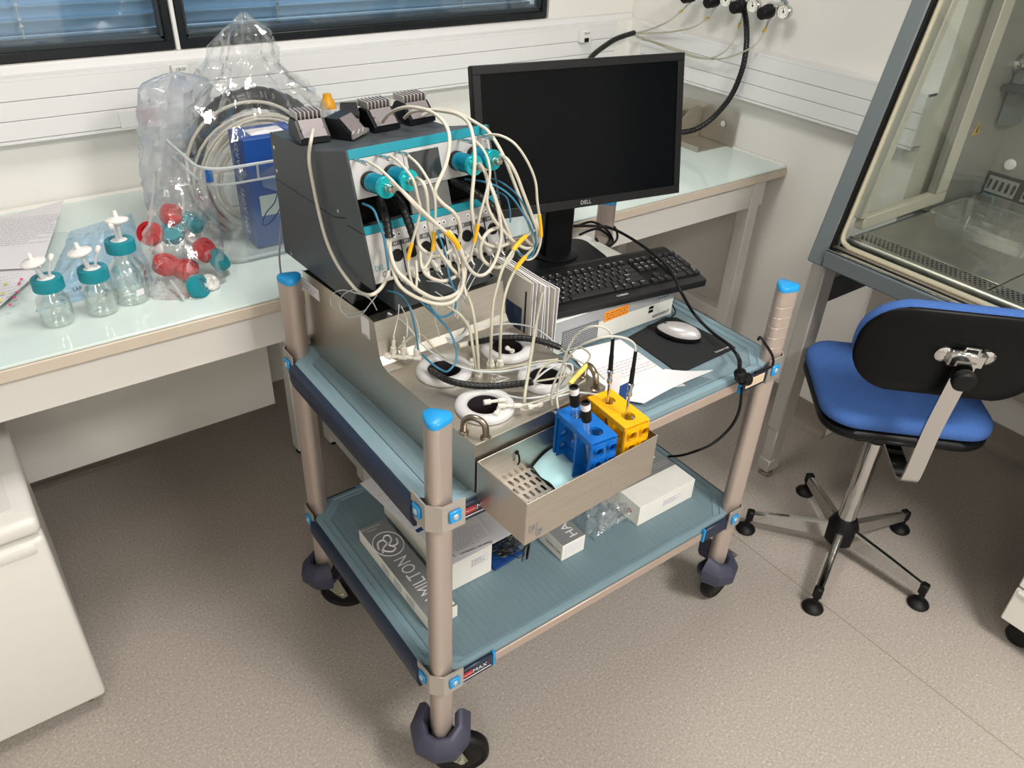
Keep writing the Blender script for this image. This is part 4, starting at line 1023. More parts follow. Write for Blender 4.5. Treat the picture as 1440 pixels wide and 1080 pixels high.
for i in range(8):
    x = .0565+.0309*i; b = BM(); lathe(b, [(.0112, 0), (.0112, .002), (.0095, .0022), (.0095, .0012), (0, .0012)], 26, axisM(PP(x, .3155, .0003), PP(x, .3155, .1)), cap=False)
    for (dx, dz) in ((-.003, 0), (.003, 0), (0, .003)): lathe(b, [(.0010, .0012), (.0010, .0024)], 6, axisM(PP(x+dx, .3155+dz, .0003), PP(x+dx, .3155+dz, .1)))
    obj('socket', b, BLACK, lp)
    x = .030+.0325*i
    if i not in (0,):
        b = BM(); 
        for dx in (-.005, .005): lathe(b, [(.0042, 0), (.0042, .0010), (.0020, .0011)], 14, axisM(PP(x+dx, .3495, .0002), PP(x+dx, .3495, .1)))
        jk = obj('jack_pair', b, PAPER, lp)
        b = BM()
        for dx in (-.005, .005): lathe(b, [(.0019, .0010), (.0019, .0014)], 8, axisM(PP(x+dx, .3495, .0002), PP(x+dx, .3495, .1)))
        obj('jack_hole', b, INK, jk)
# white screw fittings in a row under the sockets
for i in range(10):
    x = .052+.0245*i; p = PP(x, .288, .002); d = (PN*.8-PU*.75).normalized(); b = BM()
    lathe(b, [(.0052, 0), (.0052, .010), (.0066, .011), (.0066, .019), (.0045, .020), (.0045, .024)], 8, axisM(p, p+d)); ft = obj('hose_fitting', b, LUER, cu, 30)
    b = BM(); lathe(b, [(.0035, .0242), (.0035, .030), (.0025, .031), (.0025, .034)], 10, axisM(p, p+d)); obj('nipple', b, CHROME, ft)
# overhead motors, each with its face plate and cable gland
mots = [(.032, .444), (.077, .447), (.215, .448), (.258, .450)]
for i, (x, z) in enumerate(mots):
    t = thing('stirrer_motor', ['leftmost teal overhead motor on the control unit front', 'second teal overhead motor left of the small screen', 'teal overhead motor just right of the small screen', 'rightmost teal overhead motor nearest the monitor'][i], 'motor', M=BMX @ Matrix.Translation(PP(x, z)), group='teal motors parked on the control unit', local=True)
    d = Vector((-.02, -1, .12)).normalized(); o = Vector((0, 0, 0))+PN*.0008; M_ = axisM(o, o+d)
    b = BM(); lathe(b, [(.0175, 0), (.0175, .010), (.016, .011)], 28, M_); obj('collar', b, RUBBER, t)
    b = BM(); lathe(b, [(.0168, .0105), (.0168, .052), (.0160, .053)], 32, M_); obj('housing', b, MOTOR, t)
    b = BM(); lathe(b, [(.0183, .0531), (.0186, .054), (.0186, .059), (.0178, .0602), (.0, .0604)], 32, M_, cap=False); obj('face_plate', b, MOTORL, t)
    b = BM(); lathe(b, [(.0072, .0605), (.0072, .066), (.0062, .0665), (.0062, .070), (.0068, .071), (.0068, .078), (.004, .081)], 12, M_); obj('cable_gland', b, mat('nickel', 'b5b0a4', .25, .9), t, 30)
for x in (.013, .056, .094, .229, .274):
    b = BM(); p = PP(x, .4815, .001); d = Vector((-.008, -.055, .010)); lathe(b, [(.0028, 0), (.0028, .03), (.0036, .031), (.0036, .052), (.002, .056)], 10, axisM(p, p+d)); obj('sensor_plug', b, CHROME, cu)
lettering(cu, 'NOX', PP(.288, .462, .0006), PU, -X, .010, INK)
# ================================================================== FINNED HEATER BLOCKS lying on the control unit
FIN = mat('fin_silver', 'b5afae', .4, .5); PLT = mat('heater_plate', '7d7678', .5, .3); HBK = mat('heater_black', '16171b', .38, .3)
def heater(x, y, z, rz, label, tilt=.0, fins=True, sc=1., roll=0.):
    M_ = BMX @ Matrix.Translation((x, y, z)) @ Matrix.Rotation(rz, 4, 'Z') @ Matrix.Rotation(tilt, 4, 'X') @ Matrix.Rotation(roll, 4, 'Y')
    t = thing('heater_block', label, 'heater', M=M_, group='finned black heater blocks on the control unit', local=True)
    w_ = .062*sc
    b = BM(); prism(b, [(-.032, .0005), (.034, .0005), (.034, .010), (.006, .036), (-.020, .036), (-.032, .020)], -w_/2, w_/2, Matrix(((0, 0, 1, 0), (-1, 0, 0, 0), (0, 1, 0, 0), (0, 0, 0, 1)))); obj('body', b, HBK, t, 20)
    b = BM(); prism(b, [(.0342, .011), (.0075, .0362), (.0085, .0372), (.0352, .012)], -w_/2+.006, w_/2-.006, Matrix(((0, 0, 1, 0), (-1, 0, 0, 0), (0, 1, 0, 0), (0, 0, 0, 1)))); fp_ = obj('face_plate', b, PLT, t, 0)
    for s in (-1, 1):
        b = BM(); lathe(b, [(.0022, 0), (.0022, .0012)], 10, axisM((s*.022, -.022, .0245), (s*.022, -.042, .0435))); obj('screw', b, CHROME, fp_)
    if fins:
        nf = 7
        for i in range(nf):
            xx = -w_/2+.004+i*(w_-.010)/(nf-1); b = BM(); box(b, xx, xx+.0032, -.006, .031, .0363, .050, .0006); obj('fin', b, FIN, t)
    return t
def topz(y): return .4612+(.503-y)*.27 if y < .503 else .4612-(y-.503)*.054
heater(.034, .572, .4612, -.12, 'finned heater block at the left end of the control unit top', sc=.92)
h2 = heater(.097, .560, .4612, .55, 'black heater block lying on its back between finned blocks', fins=False, sc=.9)
b = BM(); prism(b, [(-.030, 0), (.032, 0), (.030, .006), (.012, .012), (.006, .004), (-.002, .012), (-.012, .005), (-.022, .014), (-.030, .010)], -.002, .002, Matrix(((1, 0, 0, 0), (0, 0, -1, -.038), (0, 1, 0, .004), (0, 0, 0, 1)))); obj('toothed_clip', b, FIN, h2, 0)
heater(.182, .572, .4612, .03, 'finned heater block in the middle of the control unit top', sc=.95)
heater(.2685, .578, .4612, .03, 'finned heater block at the right end of the control unit top', sc=1.0)
b = BM(); prism(b, [(-.030, .0), (.030, .0), (.026, .030), (-.010, .046), (-.030, .030)], -.016, .016, Matrix(((0, 0, 1, 0), (-1, 0, 0, 0), (0, 1, 0, 0), (0, 0, 0, 1)))); lathe(b, [(.009, .016), (.009, .018), (.006, .018), (.006, .016)], 18, Matrix(((0, 0, 1, 0), (-1, 0, 0, .0), (0, 1, 0, .024), (0, 0, 0, 1))), cap=False)
me = BMX @ Matrix.Translation((.136, .600, .4585)) @ Matrix.Rotation(-.4, 4, 'Z')
bmesh.ops.transform(b, matrix=me, verts=b.verts[:]); solo('clamp_block', b, HBK, 'black wedge-shaped clamp block behind the finned heaters', 'clamp', smooth=20)
# ================================================================== PC, MONITOR, KEYBOARD, MOUSE
pc = thing('desktop_computer', 'flat silver desktop computer lying on the cart under the keyboard', 'computer', (-1.17, -1.10, ZSH))
PCW = mat('pc_cream', 'd9dad2', .42, .15); PCS = mat('pc_silver', 'a9acaf', .38, .35)
px0, px1, py0, py1, pz0, pz1 = -1.354, -.987, -1.267, -.935, ZSH+.005, .8905
b = BM(); box(b, px0, px1, py0+.008, py1, pz0, pz1-.001, .002); obj('case', b, PCW, pc)
b = BM(); box(b, px0-.001, px1+.001, py0, py0+.0075, pz0-.001, pz1, .002); ff = obj('front_panel', b, PCW, pc)
b = BM(); prism(b, [(px0-.0005, pz0+.028), (px0+.13, pz0+.050), (px1+.0005, pz0+.045), (px1+.0005, pz1-.001), (px0-.0005, pz1-.001)], 0, .0012, frame((0, py0, 0), X, Z)); obj('silver_band', b, PCS, ff, 0)
b = BM(); box(b, px0+.001, px0+.003, py0+.012, py1-.01, pz0, pz1-.004); obj('side_panel', b, PCS, pc)
b = BM(); perf(b, px0+.020, px0+.125, pz0+.006, pz0+.056, 22, 10, .0019, .0020, frame((0, py0-.0022, 0), X, Z), depth=.001); obj('vent', b, PCS, ff, 0)
b = BM(); box(b, px0+.020, px0+.125, py0-.0015, py0-.0011, pz0+.006, pz0+.056); obj('vent_back', b, INK, ff, 0)
decal(ff, (px0+.178, py0-.0012, pz0+.058), X+Z*.03, Z, .074, .025, mat('orange_label', 'e08a25', .6), 'orange_sticker')
scribble(ff, (px0+.178, py0-.0019, pz0+.058), X+Z*.03, Z, .064, .019, 3, INK, 'handwriting', 8, .0022, .0004)
lettering(ff, 'eppendorf', (px1-.040, py0, pz0+.014), X, Z, .0135, mat('ink_blue', '2a3a63', .5), lift=.0016)
for i in range(2):
    b = BM(); box(b, px1-.082, px1-.068, py0-.0022, py0-.0012, pz0+.026+i*.010, pz0+.0335+i*.010, .0004); obj('usb_port', b, RUBBER, ff)
for i in range(4):
    b = BM(); lathe(b, [(.0018, 0), (.0018, .001)], 8, axisM((px1-.052+i*.0095, py0-.001, pz0+.057), (px1-.052+i*.0095, py0-.1, pz0+.057))); obj('indicator', b, INK, ff)
lettering(ff, '1 2 3 4', (px1-.038, py0-.0012, pz0+.066), X, Z, .007, INKG, lift=.0004)
for xx in (px0+.03, px1-.03):
    for yy in (py0+.03, py1-.03):
        b = BM(); lathe(b, [(.010, ZSH+.0004), (.010, pz0+.0005)], 12, Matrix.Translation((xx, yy, 0))); obj('foot', b, RUBBER, pc)
# monitor
MC = Vector((-1.179, -1.108, 1.224)); myaw = math.radians(-9.9); mt = math.radians(11.0)
base = Vector((-1.150, -1.005, pz1+.0008))
MON = Matrix.Translation(MC) @ Matrix.Rotation(myaw, 4, 'Z') @ Matrix.Rotation(-mt, 4, 'X')
mo = thing('computer_monitor', 'wide black computer monitor with dark screen standing on the desktop computer', 'monitor', base)
mw, mh = .510, .305
b = BM(); box(b, -mw/2, mw/2, 0, .022, -mh/2, mh/2, .003, MON); box(b, -mw/2+.06, mw/2-.06, .0215, .045, -mh/2+.05, mh/2-.05, .008, MON); obj('housing', b, BLACK, mo)
b = BM(); g = .0165
for a in ((-mw/2, mw/2, mh/2-g, mh/2), (-mw/2, mw/2, -mh/2, -mh/2+g*1.15), (-mw/2, -mw/2+g, -mh/2+g*1.15, mh/2-g), (mw/2-g, mw/2, -mh/2+g*1.15, mh/2-g)): box(b, a[0], a[1], -.004, .0005, a[2], a[3], .0008, MON)
bz = obj('bezel', b, mat('bezel_black', '141517', .4, spec=.3), mo)
b = BM(); box(b, -mw/2+g, mw/2-g, -.0008, .0003, -mh/2+g*1.15, mh/2-g, 0, MON); obj('screen', b, mat('screen_black', '06080b', .2, spec=.12), mo, 0)
lettering(bz, 'DELL', MON @ Vector((0, -.0042, -mh/2+.010)), MON.to_3x3() @ X, MON.to_3x3() @ Z, .0125, mat('logo_silver', 'b9bcbf', .3, .5), lift=.0004)
b = BM(); nk = Matrix.Translation((base.x, base.y, 0)) @ Matrix.Rotation(myaw, 4, 'Z'); box(b, -.040, .040, -.018, .018, base.z+.008, 1.235, .006, nk); obj('neck', b, BLACK, mo)
b = BM(); prism(b, rrect(.235, .155, .035, 5, 0, -.012), base.z, base.z+.010, nk, .004, .004); ba = obj('base', b, BLACK, mo); 
b = BM(); lathe(b, [(.058, base.z+.0101), (.058, base.z+.014), (.052, base.z+.016), (0, base.z+.016)], 30, nk, cap=False); obj('base_disc', b, BLACK, ba)
# keyboard: each key a part
kz = .8905; KW, KD = .440, .176
kf = Vector((-1.372, -1.253, 0)); kr = math.radians(-8.6)
KM = Matrix.Translation((kf.x, kf.y, kz+.001)) @ Matrix.Rotation(kr, 4, 'Z') @ Matrix.Rotation(math.radians(4.5), 4, 'X')
kb = thing('keyboard', 'black full-size computer keyboard resting on the desktop computer', 'keyboard', M=KM, local=True)
KB = mat('keyboard_black', '101113', .38); KEY = mat('key_black', '17181b', .45)
b = BM(); prism(b, rrect(KW, KD, .010, 3, KW/2, KD/2), .0005, .016, None, .003, .003); kc = obj('case', b, KB, kb)
b = BM(); box(b, .006, KW-.006, .028, KD-.010, .0161, .0168); obj('key_bed', b, RUBBER, kb)
KMESH = {}
def key(x, y, w, ch=None, u=.0188, h=.0178):
    k_ = (round(w, 3), round(h, 4))
    if k_ not in KMESH:
        bb = BM(); lv = [(.0005, 0), (.0008, .003), (.0022, .0056)]; rr = []
        for ins, zz in lv: rr.append([bb.verts.new((a, c, zz)) for a, c in ((ins, ins), (u*w-.0012-ins, ins), (u*w-.0012-ins, h-.0012-ins), (ins, h-.0012-ins))])
        for p, q in zip(rr, rr[1:]):
            for i in range(4): bb.faces.new((p[i], p[(i+1) % 4], q[(i+1) % 4], q[i]))
        bb.faces.new(rr[-1]); bmesh.ops.recalc_face_normals(bb, faces=bb.faces); me_ = bpy.data.meshes.new('key'); bb.to_mesh(me_); bb.free(); me_.materials.append(KEY); KMESH[k_] = me_
    o = bpy.data.objects.new('key', KMESH[k_]); COL.objects.link(o); o.parent = kb; o.location = (x, y, .0166)
    if ch: addtext(LEG, ch, Matrix.Translation((x+.005+.001*len(ch), y+h*.66, .0166+.0058)), .0056)
LEG = BM(); u = .0188; rh = .0182; y0 = .030; xk = .010
rows = [(y0+4*rh, [('1', 1)]*0+[(c, 1) for c in '^1234567890-=']+[('<-', 2)]), (y0+3*rh, [('Tab', 1.5)]+[(c, 1) for c in 'QWERTZUIOP[+']+[('#', 1.5)]), (y0+2*rh, [('Caps', 1.75)]+[(c, 1) for c in "ASDFGHJKL;'"]+[('Enter', 2.25)]), (y0+rh, [('Shift', 2.25)]+[(c, 1) for c in 'YXCVBNM,./']+[('Shift', 2.75)]), (y0, [('Ctrl', 1.25), ('Win', 1.25), ('Alt', 1.25), (None, 6.25), ('Alt', 1.25), ('Fn', 1.25), ('Mn', 1.25), ('Ctrl', 1.25)])]
for yy, ks in rows:
    x = xk
    for c_, w_ in ks: key(x, yy, w_, c_); x += w_*u
yF = y0+5*rh+.006
for i in range(13): key(xk+i*u+(0 if i == 0 else .012*(1+(i-1)//4)*1.0+.0), yF, .9 if i else 1, ['Esc', 'F1', 'F2', 'F3', 'F4', 'F5', 'F6', 'F7', 'F8', 'F9', 'F10', 'F11', 'F12'][i], h=.0125)
xn = xk+15*u+.008
for j in range(2):
    for i in range(3): key(xn+i*u, y0+(4-j)*rh, 1, [['Ins', 'Hm', 'Up'], ['Del', 'End', 'Dn']][j][i])
for i in range(3): key(xn+i*u, y0, 1, ['<', 'v', '>'][i]); key(xn+i*u, yF, .95, ['Prt', 'Scr', 'Pau'][i], h=.0125)
key(xn+u, y0+rh, 1, '^')
xp = xn+3*u+.008
for j in range(5):
    for i in range(4):
        if (j, i) in ((4, 1), (3, 3)): continue
        key(xp+i*u, y0+(4-j)*rh, 1.98 if (j, i) == (4, 0) else 1, [['Nm', '/', '*', '-'], ['7', '8', '9', '+'], ['4', '5', '6', None], ['1', '2', '3', 'En'], ['0', None, '.', 'En']][j][i])
for i in range(4): key(xp+i*u, yF, .95, None, h=.0125)
obj('key_legend', LEG, PAPER, kb, 0, fixn=False)
lettering(kb, 'CHERRY', (.205, .013, .0161), X, Y, .0085, PAPER)
b = BM(); 
for xx in (.03, KW-.06): box(b, xx, xx+.03, KD-.03, KD-.012, -.0115, .001, .001)
obj('riser', b, RUBBER, kb)
# mouse pad and mouse
pp = [(-1.006, -1.2685), (-1.150, -1.290), (-1.162, -1.465), (-.972, -1.458), (-.968, -1.44), (-.985, -1.285)]
b = BM(); prism(b, pp, ZSH+.0003, ZSH+.003); mp_ = solo('mouse_pad', b, mat('pad_black', '17181b', .85, bump=.2, bscale=800), 'black mouse pad lying on the cart under the mouse', 'mouse pad', smooth=0)
lettering(mp_, 'Solution Labs', (-1.005, -1.448, ZSH+.003), X, Y, .009, PAPER)
ms = thing('computer_mouse', 'silver and black wired computer mouse on the black pad', 'mouse', (-1.052, -1.352, ZSH+.003), rz=math.radians(28), local=True)
def mprof(bm, zs, lo=0.):
    rr = []
    for z_, s, dy in zs:
        ring = []
        for i in range(24):
            a = 2*PI*i/24; x = .029*math.cos(a); y = .053*math.sin(a); x *= (1-.10*math.sin(a)*(1 if y > 0 else -1)) ; ring.append(bm.verts.new((x*s, y*s+dy, z_)))
        rr.append(ring)
    for p, q in zip(rr, rr[1:]):
        for i in range(24): bm.faces.new((p[i], p[(i+1) % 24], q[(i+1) % 24], q[i]))
    bm.faces.new(rr[0][::-1]); bm.faces.new(rr[-1])
b = BM(); mprof(b, [(.0006, .93, 0), (.004, 1, 0), (.013, 1.0, 0), (.015, .96, 0)]); obj('lower_shell', b, BLACK, ms, 50)
b = BM(); mprof(b, [(.0135, .985, -.001), (.019, .95, -.002), (.026, .82, -.004), (.031, .62, -.007), (.0335, .36, -.010), (.0343, .12, -.011)]); tp_ = obj('upper_shell', b, mat('mouse_silver', 'b4b2b2', .32, .3), ms, 60)
b = BM(); box(b, -.0007, .0007, .012, .048, .018, .0300, 0); obj('button_gap', b, INK, tp_)
b = BM(); lathe(b, [(.007, -.003), (.0075, 0), (.007, .003)], 16, axisM((-.0, .030, .0222), (.1, .030, .0222))); obj('wheel', b, RUBBER, tp_)
mloc = Matrix.Translation((-1.052, -1.352, ZSH+.003)) @ Matrix.Rotation(math.radians(28), 4, 'Z')
b = BM(); p = mloc @ Vector((0, .052, .010)); tube(b, [p, p+Vector((-.01, .02, -.004)), Vector((-1.03, -1.283, ZSH+.006)), Vector((-1.0, -1.280, ZSH+.005)), Vector((-.968, -1.262, ZSH+.008)), Vector((-.955, -1.20, ZSH+.02)), Vector((-.962, -1.10, ZSH+.02)), Vector((-.97, -1.0, ZSH+.006))], .0017, 8, 6)
solo('mouse_cable', b, RUBBER, 'thin black mouse cable running beside the computer', 'cable', loc=p)
# ================================================================== PAPERS AND HOLDER on the upper shelf
dh = thing('document_holder', 'cream cardboard holder full of white leaflets between block and computer', 'holder', (-1.40, -1.22, ZSH))
CRM = mat('cream_card', 'd6d0c8', .6, var=.02)
b = BM(); box(b, -1.4235, -1.4215, -1.262, -1.12, ZSH+.001, 1.000); hp_ = obj('left_cover', b, CRM, dh, 0)
b = BM(); box(b, -1.4245, -1.4236, -1.249, -1.244, ZSH+.06, .975); obj('slot', b, INK, hp_, 0)
b = BM(); box(b, -1.4245, -1.4236, -1.235, -1.18, ZSH+.02, .93); obj('photo_print', b, mat('photo_blue', '3a4a66', .5, var=.5, scale=40), hp_, 0)
for i in range(8):
    x = -1.4195+.0046*i; yf = -1.262-.0052*i-(.004 if i % 3 == 0 else 0); bow = .004*math.sin(i)
    b = BM(); sheet(b, lambda u_, v_: Vector((x+.010*max(0, (.25-u_))*(i-3)*.4+bow*v_*v_, yf+(1-(1-u_))*(-1.12-yf), ZSH+.001+v_*(.200-.0012*i))), 3, 5, .0022); obj('leaflet', b, PAPER if i % 2 else CRM, dh, 30)
b = BM(); box(b, -1.378, -1.376, -1.262, -1.13, ZSH+.001, .885); obj('right_cover', b, CRM, dh, 0)
def page(name, pts, lift, label, cat='paper', n=10, wave=.0, m=PAPER, group=None, thick=.0008, fn=None):
    """sheet from four corners given in order, gently waved"""
    A_, B_, C_, D_ = [Vector(p) for p in pts]; b = BM()
    def f(u_, v_):
        p = A_.lerp(B_, u_).lerp(D_.lerp(C_, u_), v_); return p+Z*(lift+wave*(1+math.sin(5*u_+2*v_))*.5+(fn(u_, v_) if fn else 0))
    sheet(b, f, n, n, thick); return solo(name, b, m, label, cat, group, smooth=60), (A_, B_, C_, D_)
zp = ZSH
p1, c1 = page('paper_sheet', [at(800, 500, z=zp), at(858, 560, z=zp), at(964, 543, z=zp), at(872, 478, z=zp)], .0006, 'printed white sheet beside the mouse pad on the cart', fn=lambda u_, v_: .001+.020*max(0, .45-u_)*(1-v_)+.006*v_*(1-v_)*u_)
o_ = (c1[0]+c1[2])/2; scribble(p1, o_+Z*.0065+(c1[3]-c1[0])*.02, (c1[3]-c1[0]).normalized(), (c1[0]-c1[1]).normalized(), .13, .06, 6, INKG, seed=12, thick=.0013)
p2, c2 = page('paper_sheet', [at(868, 566, z=zp), at(905, 572, z=zp-.0), at(1000, 532, z=zp), at(935, 522, z=zp)], .003, 'curled white sheet hanging at the front edge of the cart', fn=lambda u_, v_: .006+.016*u_*u_*v_+.004*math.sin(4*v_))
# white and blue cards standing in the yellow rack
for (u0, v0, m_, lab, dx) in ((876, 540, PAPER, 'white card standing in the yellow tube rack', 0), (888, 548, DBLUE, 'dark blue card standing in the yellow tube rack', .012)):
    q = LB(u0, v0, y=-.030); b = BM(); box(b, q.x-.012, q.x+.012, -.0135+dx*.15, -.0125+dx*.15, .006, q.z+.012-dx*.8); bmesh.ops.transform(b, matrix=BMX, verts=b.verts[:])
    solo('card', b, m_, lab, 'card', 'cards behind the yellow rack', smooth=0)
# ================================================================== LOWER SHELF
lb1 = thing('sensor_box', 'long grey and white sensor carton on the lower shelf', 'carton', (-1.742, -1.27, ZLO))
bx0, bx1, by0, by1, bz1 = -1.779, -1.708, -1.431, -1.113, ZLO+.036
b = BM(); box(b, bx0, bx1, by0, by1, ZLO+.0006, bz1, .0006); obj('carton', b, CARD, lb1, 0)
b = BM(); box(b, bx0+.0004, bx1-.0004, by0+.0004, by1-.0004, bz1+.0001, bz1+.0006); tp_ = obj('grey_print', b, GREYB, lb1, 0)
zt_ = bz1+.0007
lettering(tp_, 'HAMILTON', (-1.742, -1.332, zt_), Y, -X, .047, PAPER, sx=.74)
lettering(tp_, ['Electrochemical', 'Sensors'], (-1.755, -1.1235, zt_), X, Y, .0075, PAPER)
b = BM(); ec = Vector((-1.744, -1.192, zt_+.0004))
tube(b, [ec+Vector((.0345*math.cos(a), .040*math.sin(a), 0)) for a in [2*PI*i/28 for i in range(28)]], .0011, 4, 1, closed=True, smooth=False)
for pts in ([(-.022, -.004), (-.016, .012), (-.004, .014), (-.002, .002), (-.012, -.004), (-.020, -.016)], [(-.002, .016), (.004, .022), (.012, .018), (.010, .006), (0, -.004), (.006, -.010), (.016, -.008), (.020, .004)], [(-.018, -.008), (-.010, -.018), (-.002, -.022), (.006, -.018), (.004, -.010)]):
    tube(b, [ec+Vector((x*1.2, y*1.2, 0)) for x, y in pts], .0022, 4, 5)
obj('emblem', b, PAPER, tp_)
decal(tp_, (-1.726, -1.408, zt_), X, Y, .030, .036, CARD); scribble(tp_, (-1.726, -1.408, zt_+.0006), X, Y, .024, .030, 5, INK, seed=2, thick=.0011)
for i in range(3): decal(lb1, (bx0-.0001, by1-.13-.055*i, ZLO+.018), -Y, Z, .034, .022, mat('pale_grey_print', 'bfc0bd', .6)); 
# white carton with papers
wb = thing('white_carton', 'white carton with printed sheets on it on the lower shelf', 'carton', (-1.63, -1.22, ZLO))
wx0, wx1, wy0, wy1, wz = -1.685, -1.574, -1.366, -1.06, .447
b = BM(); box(b, wx0, wx1, wy0, wy1, ZLO+.0006, wz, .001); cr = obj('carton', b, CARD, wb, 0)
decal(cr, (-1.608, wy0-.0002, ZLO+.058), X, Z, .046, .026, PAPER); scribble(cr, (-1.612, wy0-.0009, ZLO+.058), X, Z, .034, .020, 5, INK, seed=3, thick=.0011)
def flatpaper(name, x0, x1, y0, y1, z, rz, m, label, txt=None, hd=None, cat='paper', th=.0012, seed=1, nl=12):
    c_ = Vector(((x0+x1)/2, (y0+y1)/2, z)); M_ = Matrix.Translation(c_) @ Matrix.Rotation(rz, 4, 'Z'); w_, h_ = x1-x0, y1-y0
    t = thing(name, label, cat, M=M_, local=True); b = BM(); box(b, -w_/2, w_/2, -h_/2, h_/2, 0.0002, th); obj('sheet', b, m, t, 0)
    if hd:
        b = BM(); box(b, -w_/2, w_/2, h_/2-hd[1], h_/2, th+.0001, th+.0004); hh = obj('header_band', b, hd[0], t, 0); lettering(t, hd[2], (0, h_/2-hd[1]/2, th+.0005), -X, -Y, hd[1]*.6, PAPER)
    if txt: scribble(t, (0, -h_*.06, th+.0003), X, Y, w_*.84, h_*.62, nl, txt, seed=seed, thick=.0010)
    return t
t = flatpaper('brochure', -1.700, -1.512, -1.376, -1.218, wz+.0005, .03, PAPER, 'brochure with a dark blue heading sticking out over the white carton', None, (DBLUE, .034, 'Density Sensors'), th=.0016)
lettering(t, 'HAMILTON', (-.045, .030, .0018), -X, -Y, .014, INK)
t = flatpaper('printed_sheet', -1.722, -1.600, -1.240, -1.030, wz+.0030, .10, PAPER, 'white printed sheet on the back half of the white carton', INKG, None, seed=21, nl=5)
lettering(t, ['HAMILTON'], (.0, -.085, .0014), -X, -Y, .014, INK); lettering(t, 'O REG', (.03, -.03, .0014), -X, -Y, .012, INKG)
b = BM()
for (yy) in (.085, .052): box(b, .028, .054, yy, yy+.010, .0014, .0018)
obj('bar_code', b, INK, t, 0)
t = flatpaper('datasheet', -1.668, -1.566, -1.372, -1.274, wz+.0056, -.07, PAPER, 'printed datasheet lying at the front of the white carton', INKG, None, seed=22, nl=9)
lettering(t, 'Materials Validation', (.0, -.047, .0014), -X, -Y, .010, INK)
t = flatpaper('booklet', -1.600, -1.515, -1.355, -1.23, ZLO+.0006, .12, DBLUE, 'blue booklet partly under the white carton', None, None, 'booklet', .008)
t.matrix_world = Matrix.Translation((-.0, 0, 0)) @ Matrix.Translation((-1.531, -1.305, ZLO+.0006)) @ Matrix.Rotation(.10, 4, 'Z')
b = BM(); box(b, -.040, .0395, -.060, .060, -.0001+.0012, .0066); obj('pages', b, PAPER, t, 0)
b = BM(); lathe(b, [(.016, .0081), (.016, .0084)], 20, Matrix.Translation((.01, -.035, 0))); obj('badge', b, INK, t); lettering(t, 'Fisher', (.01, -.035, .0084), X, Y, .009, PAPER)
# surgical scissors and clamps in a loose heap
SSC = mat('instrument_steel', '6d6a66', .25, .95)
rs = random.Random(11)
for i in range(9):
    a = rs.uniform(0, 6.28) if i < 6 else (-.35+.1*i); px_ = -1.470+rs.uniform(-.025, .03); py_ = -1.300+rs.uniform(-.06, .055)
    if i == 8: px_, py_, a = -1.462, -1.372, .15
    if i == 7: px_, py_, a = -1.462, -1.352, -.1
    M_ = Matrix.Translation((px_, py_, ZLO+.004+.0056*i)) @ Matrix.Rotation(a, 4, 'Z') @ Matrix.Rotation(rs.uniform(-.08, .08), 4, 'Y')
    t = thing('surgical_clamp', 'steel surgical clamp in the loose heap beside the white carton', 'clamp', M=M_, group='surgical clamps heaped on the lower shelf', local=True)
    for s in (-1, 1):
        b = BM(); tube(b, [(.062, s*.0008, s*.0012), (.03, s*.0018, s*.0012), (0, -s*.0012, s*.0012), (-.03, -s*.009, s*.0012), (-.048, -s*.0125, s*.0012)], .0021, 6, 4)
        rg_ = [(-.060+.0125*math.cos(q), -s*.015+.0105*math.sin(q), s*.0012) for q in [2*PI*k/14 for k in range(14)]]; tube(b, rg_, .0017, 6, 1, closed=True, smooth=False); obj('arm', b, SSC, t)
    b = BM(); lathe(b, [(.003, -.0035), (.003, .0035)], 10); obj('pivot', b, SSC, t)
# small sensor carton under the tray
def carton(name, x0, x1, y0, y1, z1, label, topm, txt, tsize, txd, tyd, tpos, cut=1.):
    t = thing(name, label, 'carton', ((x0+x1)/2, (y0+y1)/2, ZLO)); b = BM(); box(b, x0, x1, y0, y1, ZLO+.0006, z1, .0006); c_ = obj('carton', b, CARD, t, 0)
    b = BM(); box(b, x0+.0004, x1-.0004, y0+(y1-y0)*(1-cut)+.0004, y1-.0004, z1+.0001, z1+.0005); tpp = obj('grey_print', b, topm, t, 0)
    lettering(tpp, txt, (tpos[0], tpos[1], z1+.0005), txd, tyd, tsize, PAPER); return t, c_
t, c_ = carton('small_carton', -1.421, -1.352, -1.433, -1.25, ZLO+.050, 'small grey sensor carton under the steel tray', GREYB, 'HA', .034, Y, -X, (-1.376, -1.400))
decal(c_, (-1.386, -1.4332, ZLO+.030), X, Z, .050, .030, PAPER); lettering(c_, 'HAMILTON', (-1.4213, -1.40, ZLO+.022), -Y, Z, .011, INK)
t, c_ = carton('large_carton', -1.190, -.996, -1.447, -1.262, ZLO+.062, 'flat white and grey carton at the right of the lower shelf', GREYB, 'HA', .056, -X*.3-Y, X-Y*.3, (-1.035, -1.300), cut=.62)
decal(c_, (-1.075, -1.4472, ZLO+.034), X, Z, .062, .024, PAPER); scribble(c_, (-1.080, -1.4479, ZLO+.034), X, Z, .050, .017, 4, INK, seed=6, thick=.001)
scribble(c_, (-1.03, -1.355, ZLO+.0628), X, Y, .05, .02, 3, PAPER, seed=16, thick=.001)
b = BM(); lathe(b, [(.006, 0), (.006, .0006), (.004, .0006), (.004, 0)], 18, axisM((-1.1902, -1.415, ZLO+.030), (-1.3, -1.415, ZLO+.030)), cap=False); obj('red_stamp', b, REDP, c_)
b = BM(); box(b, -1.45, -1.30, -1.33, -1.23, ZLO+.0515, ZLO+.064, .001); b2 = solo('flat_white_box', b, CARD, 'flat white box on top of the small sensor carton', 'box', smooth=0)
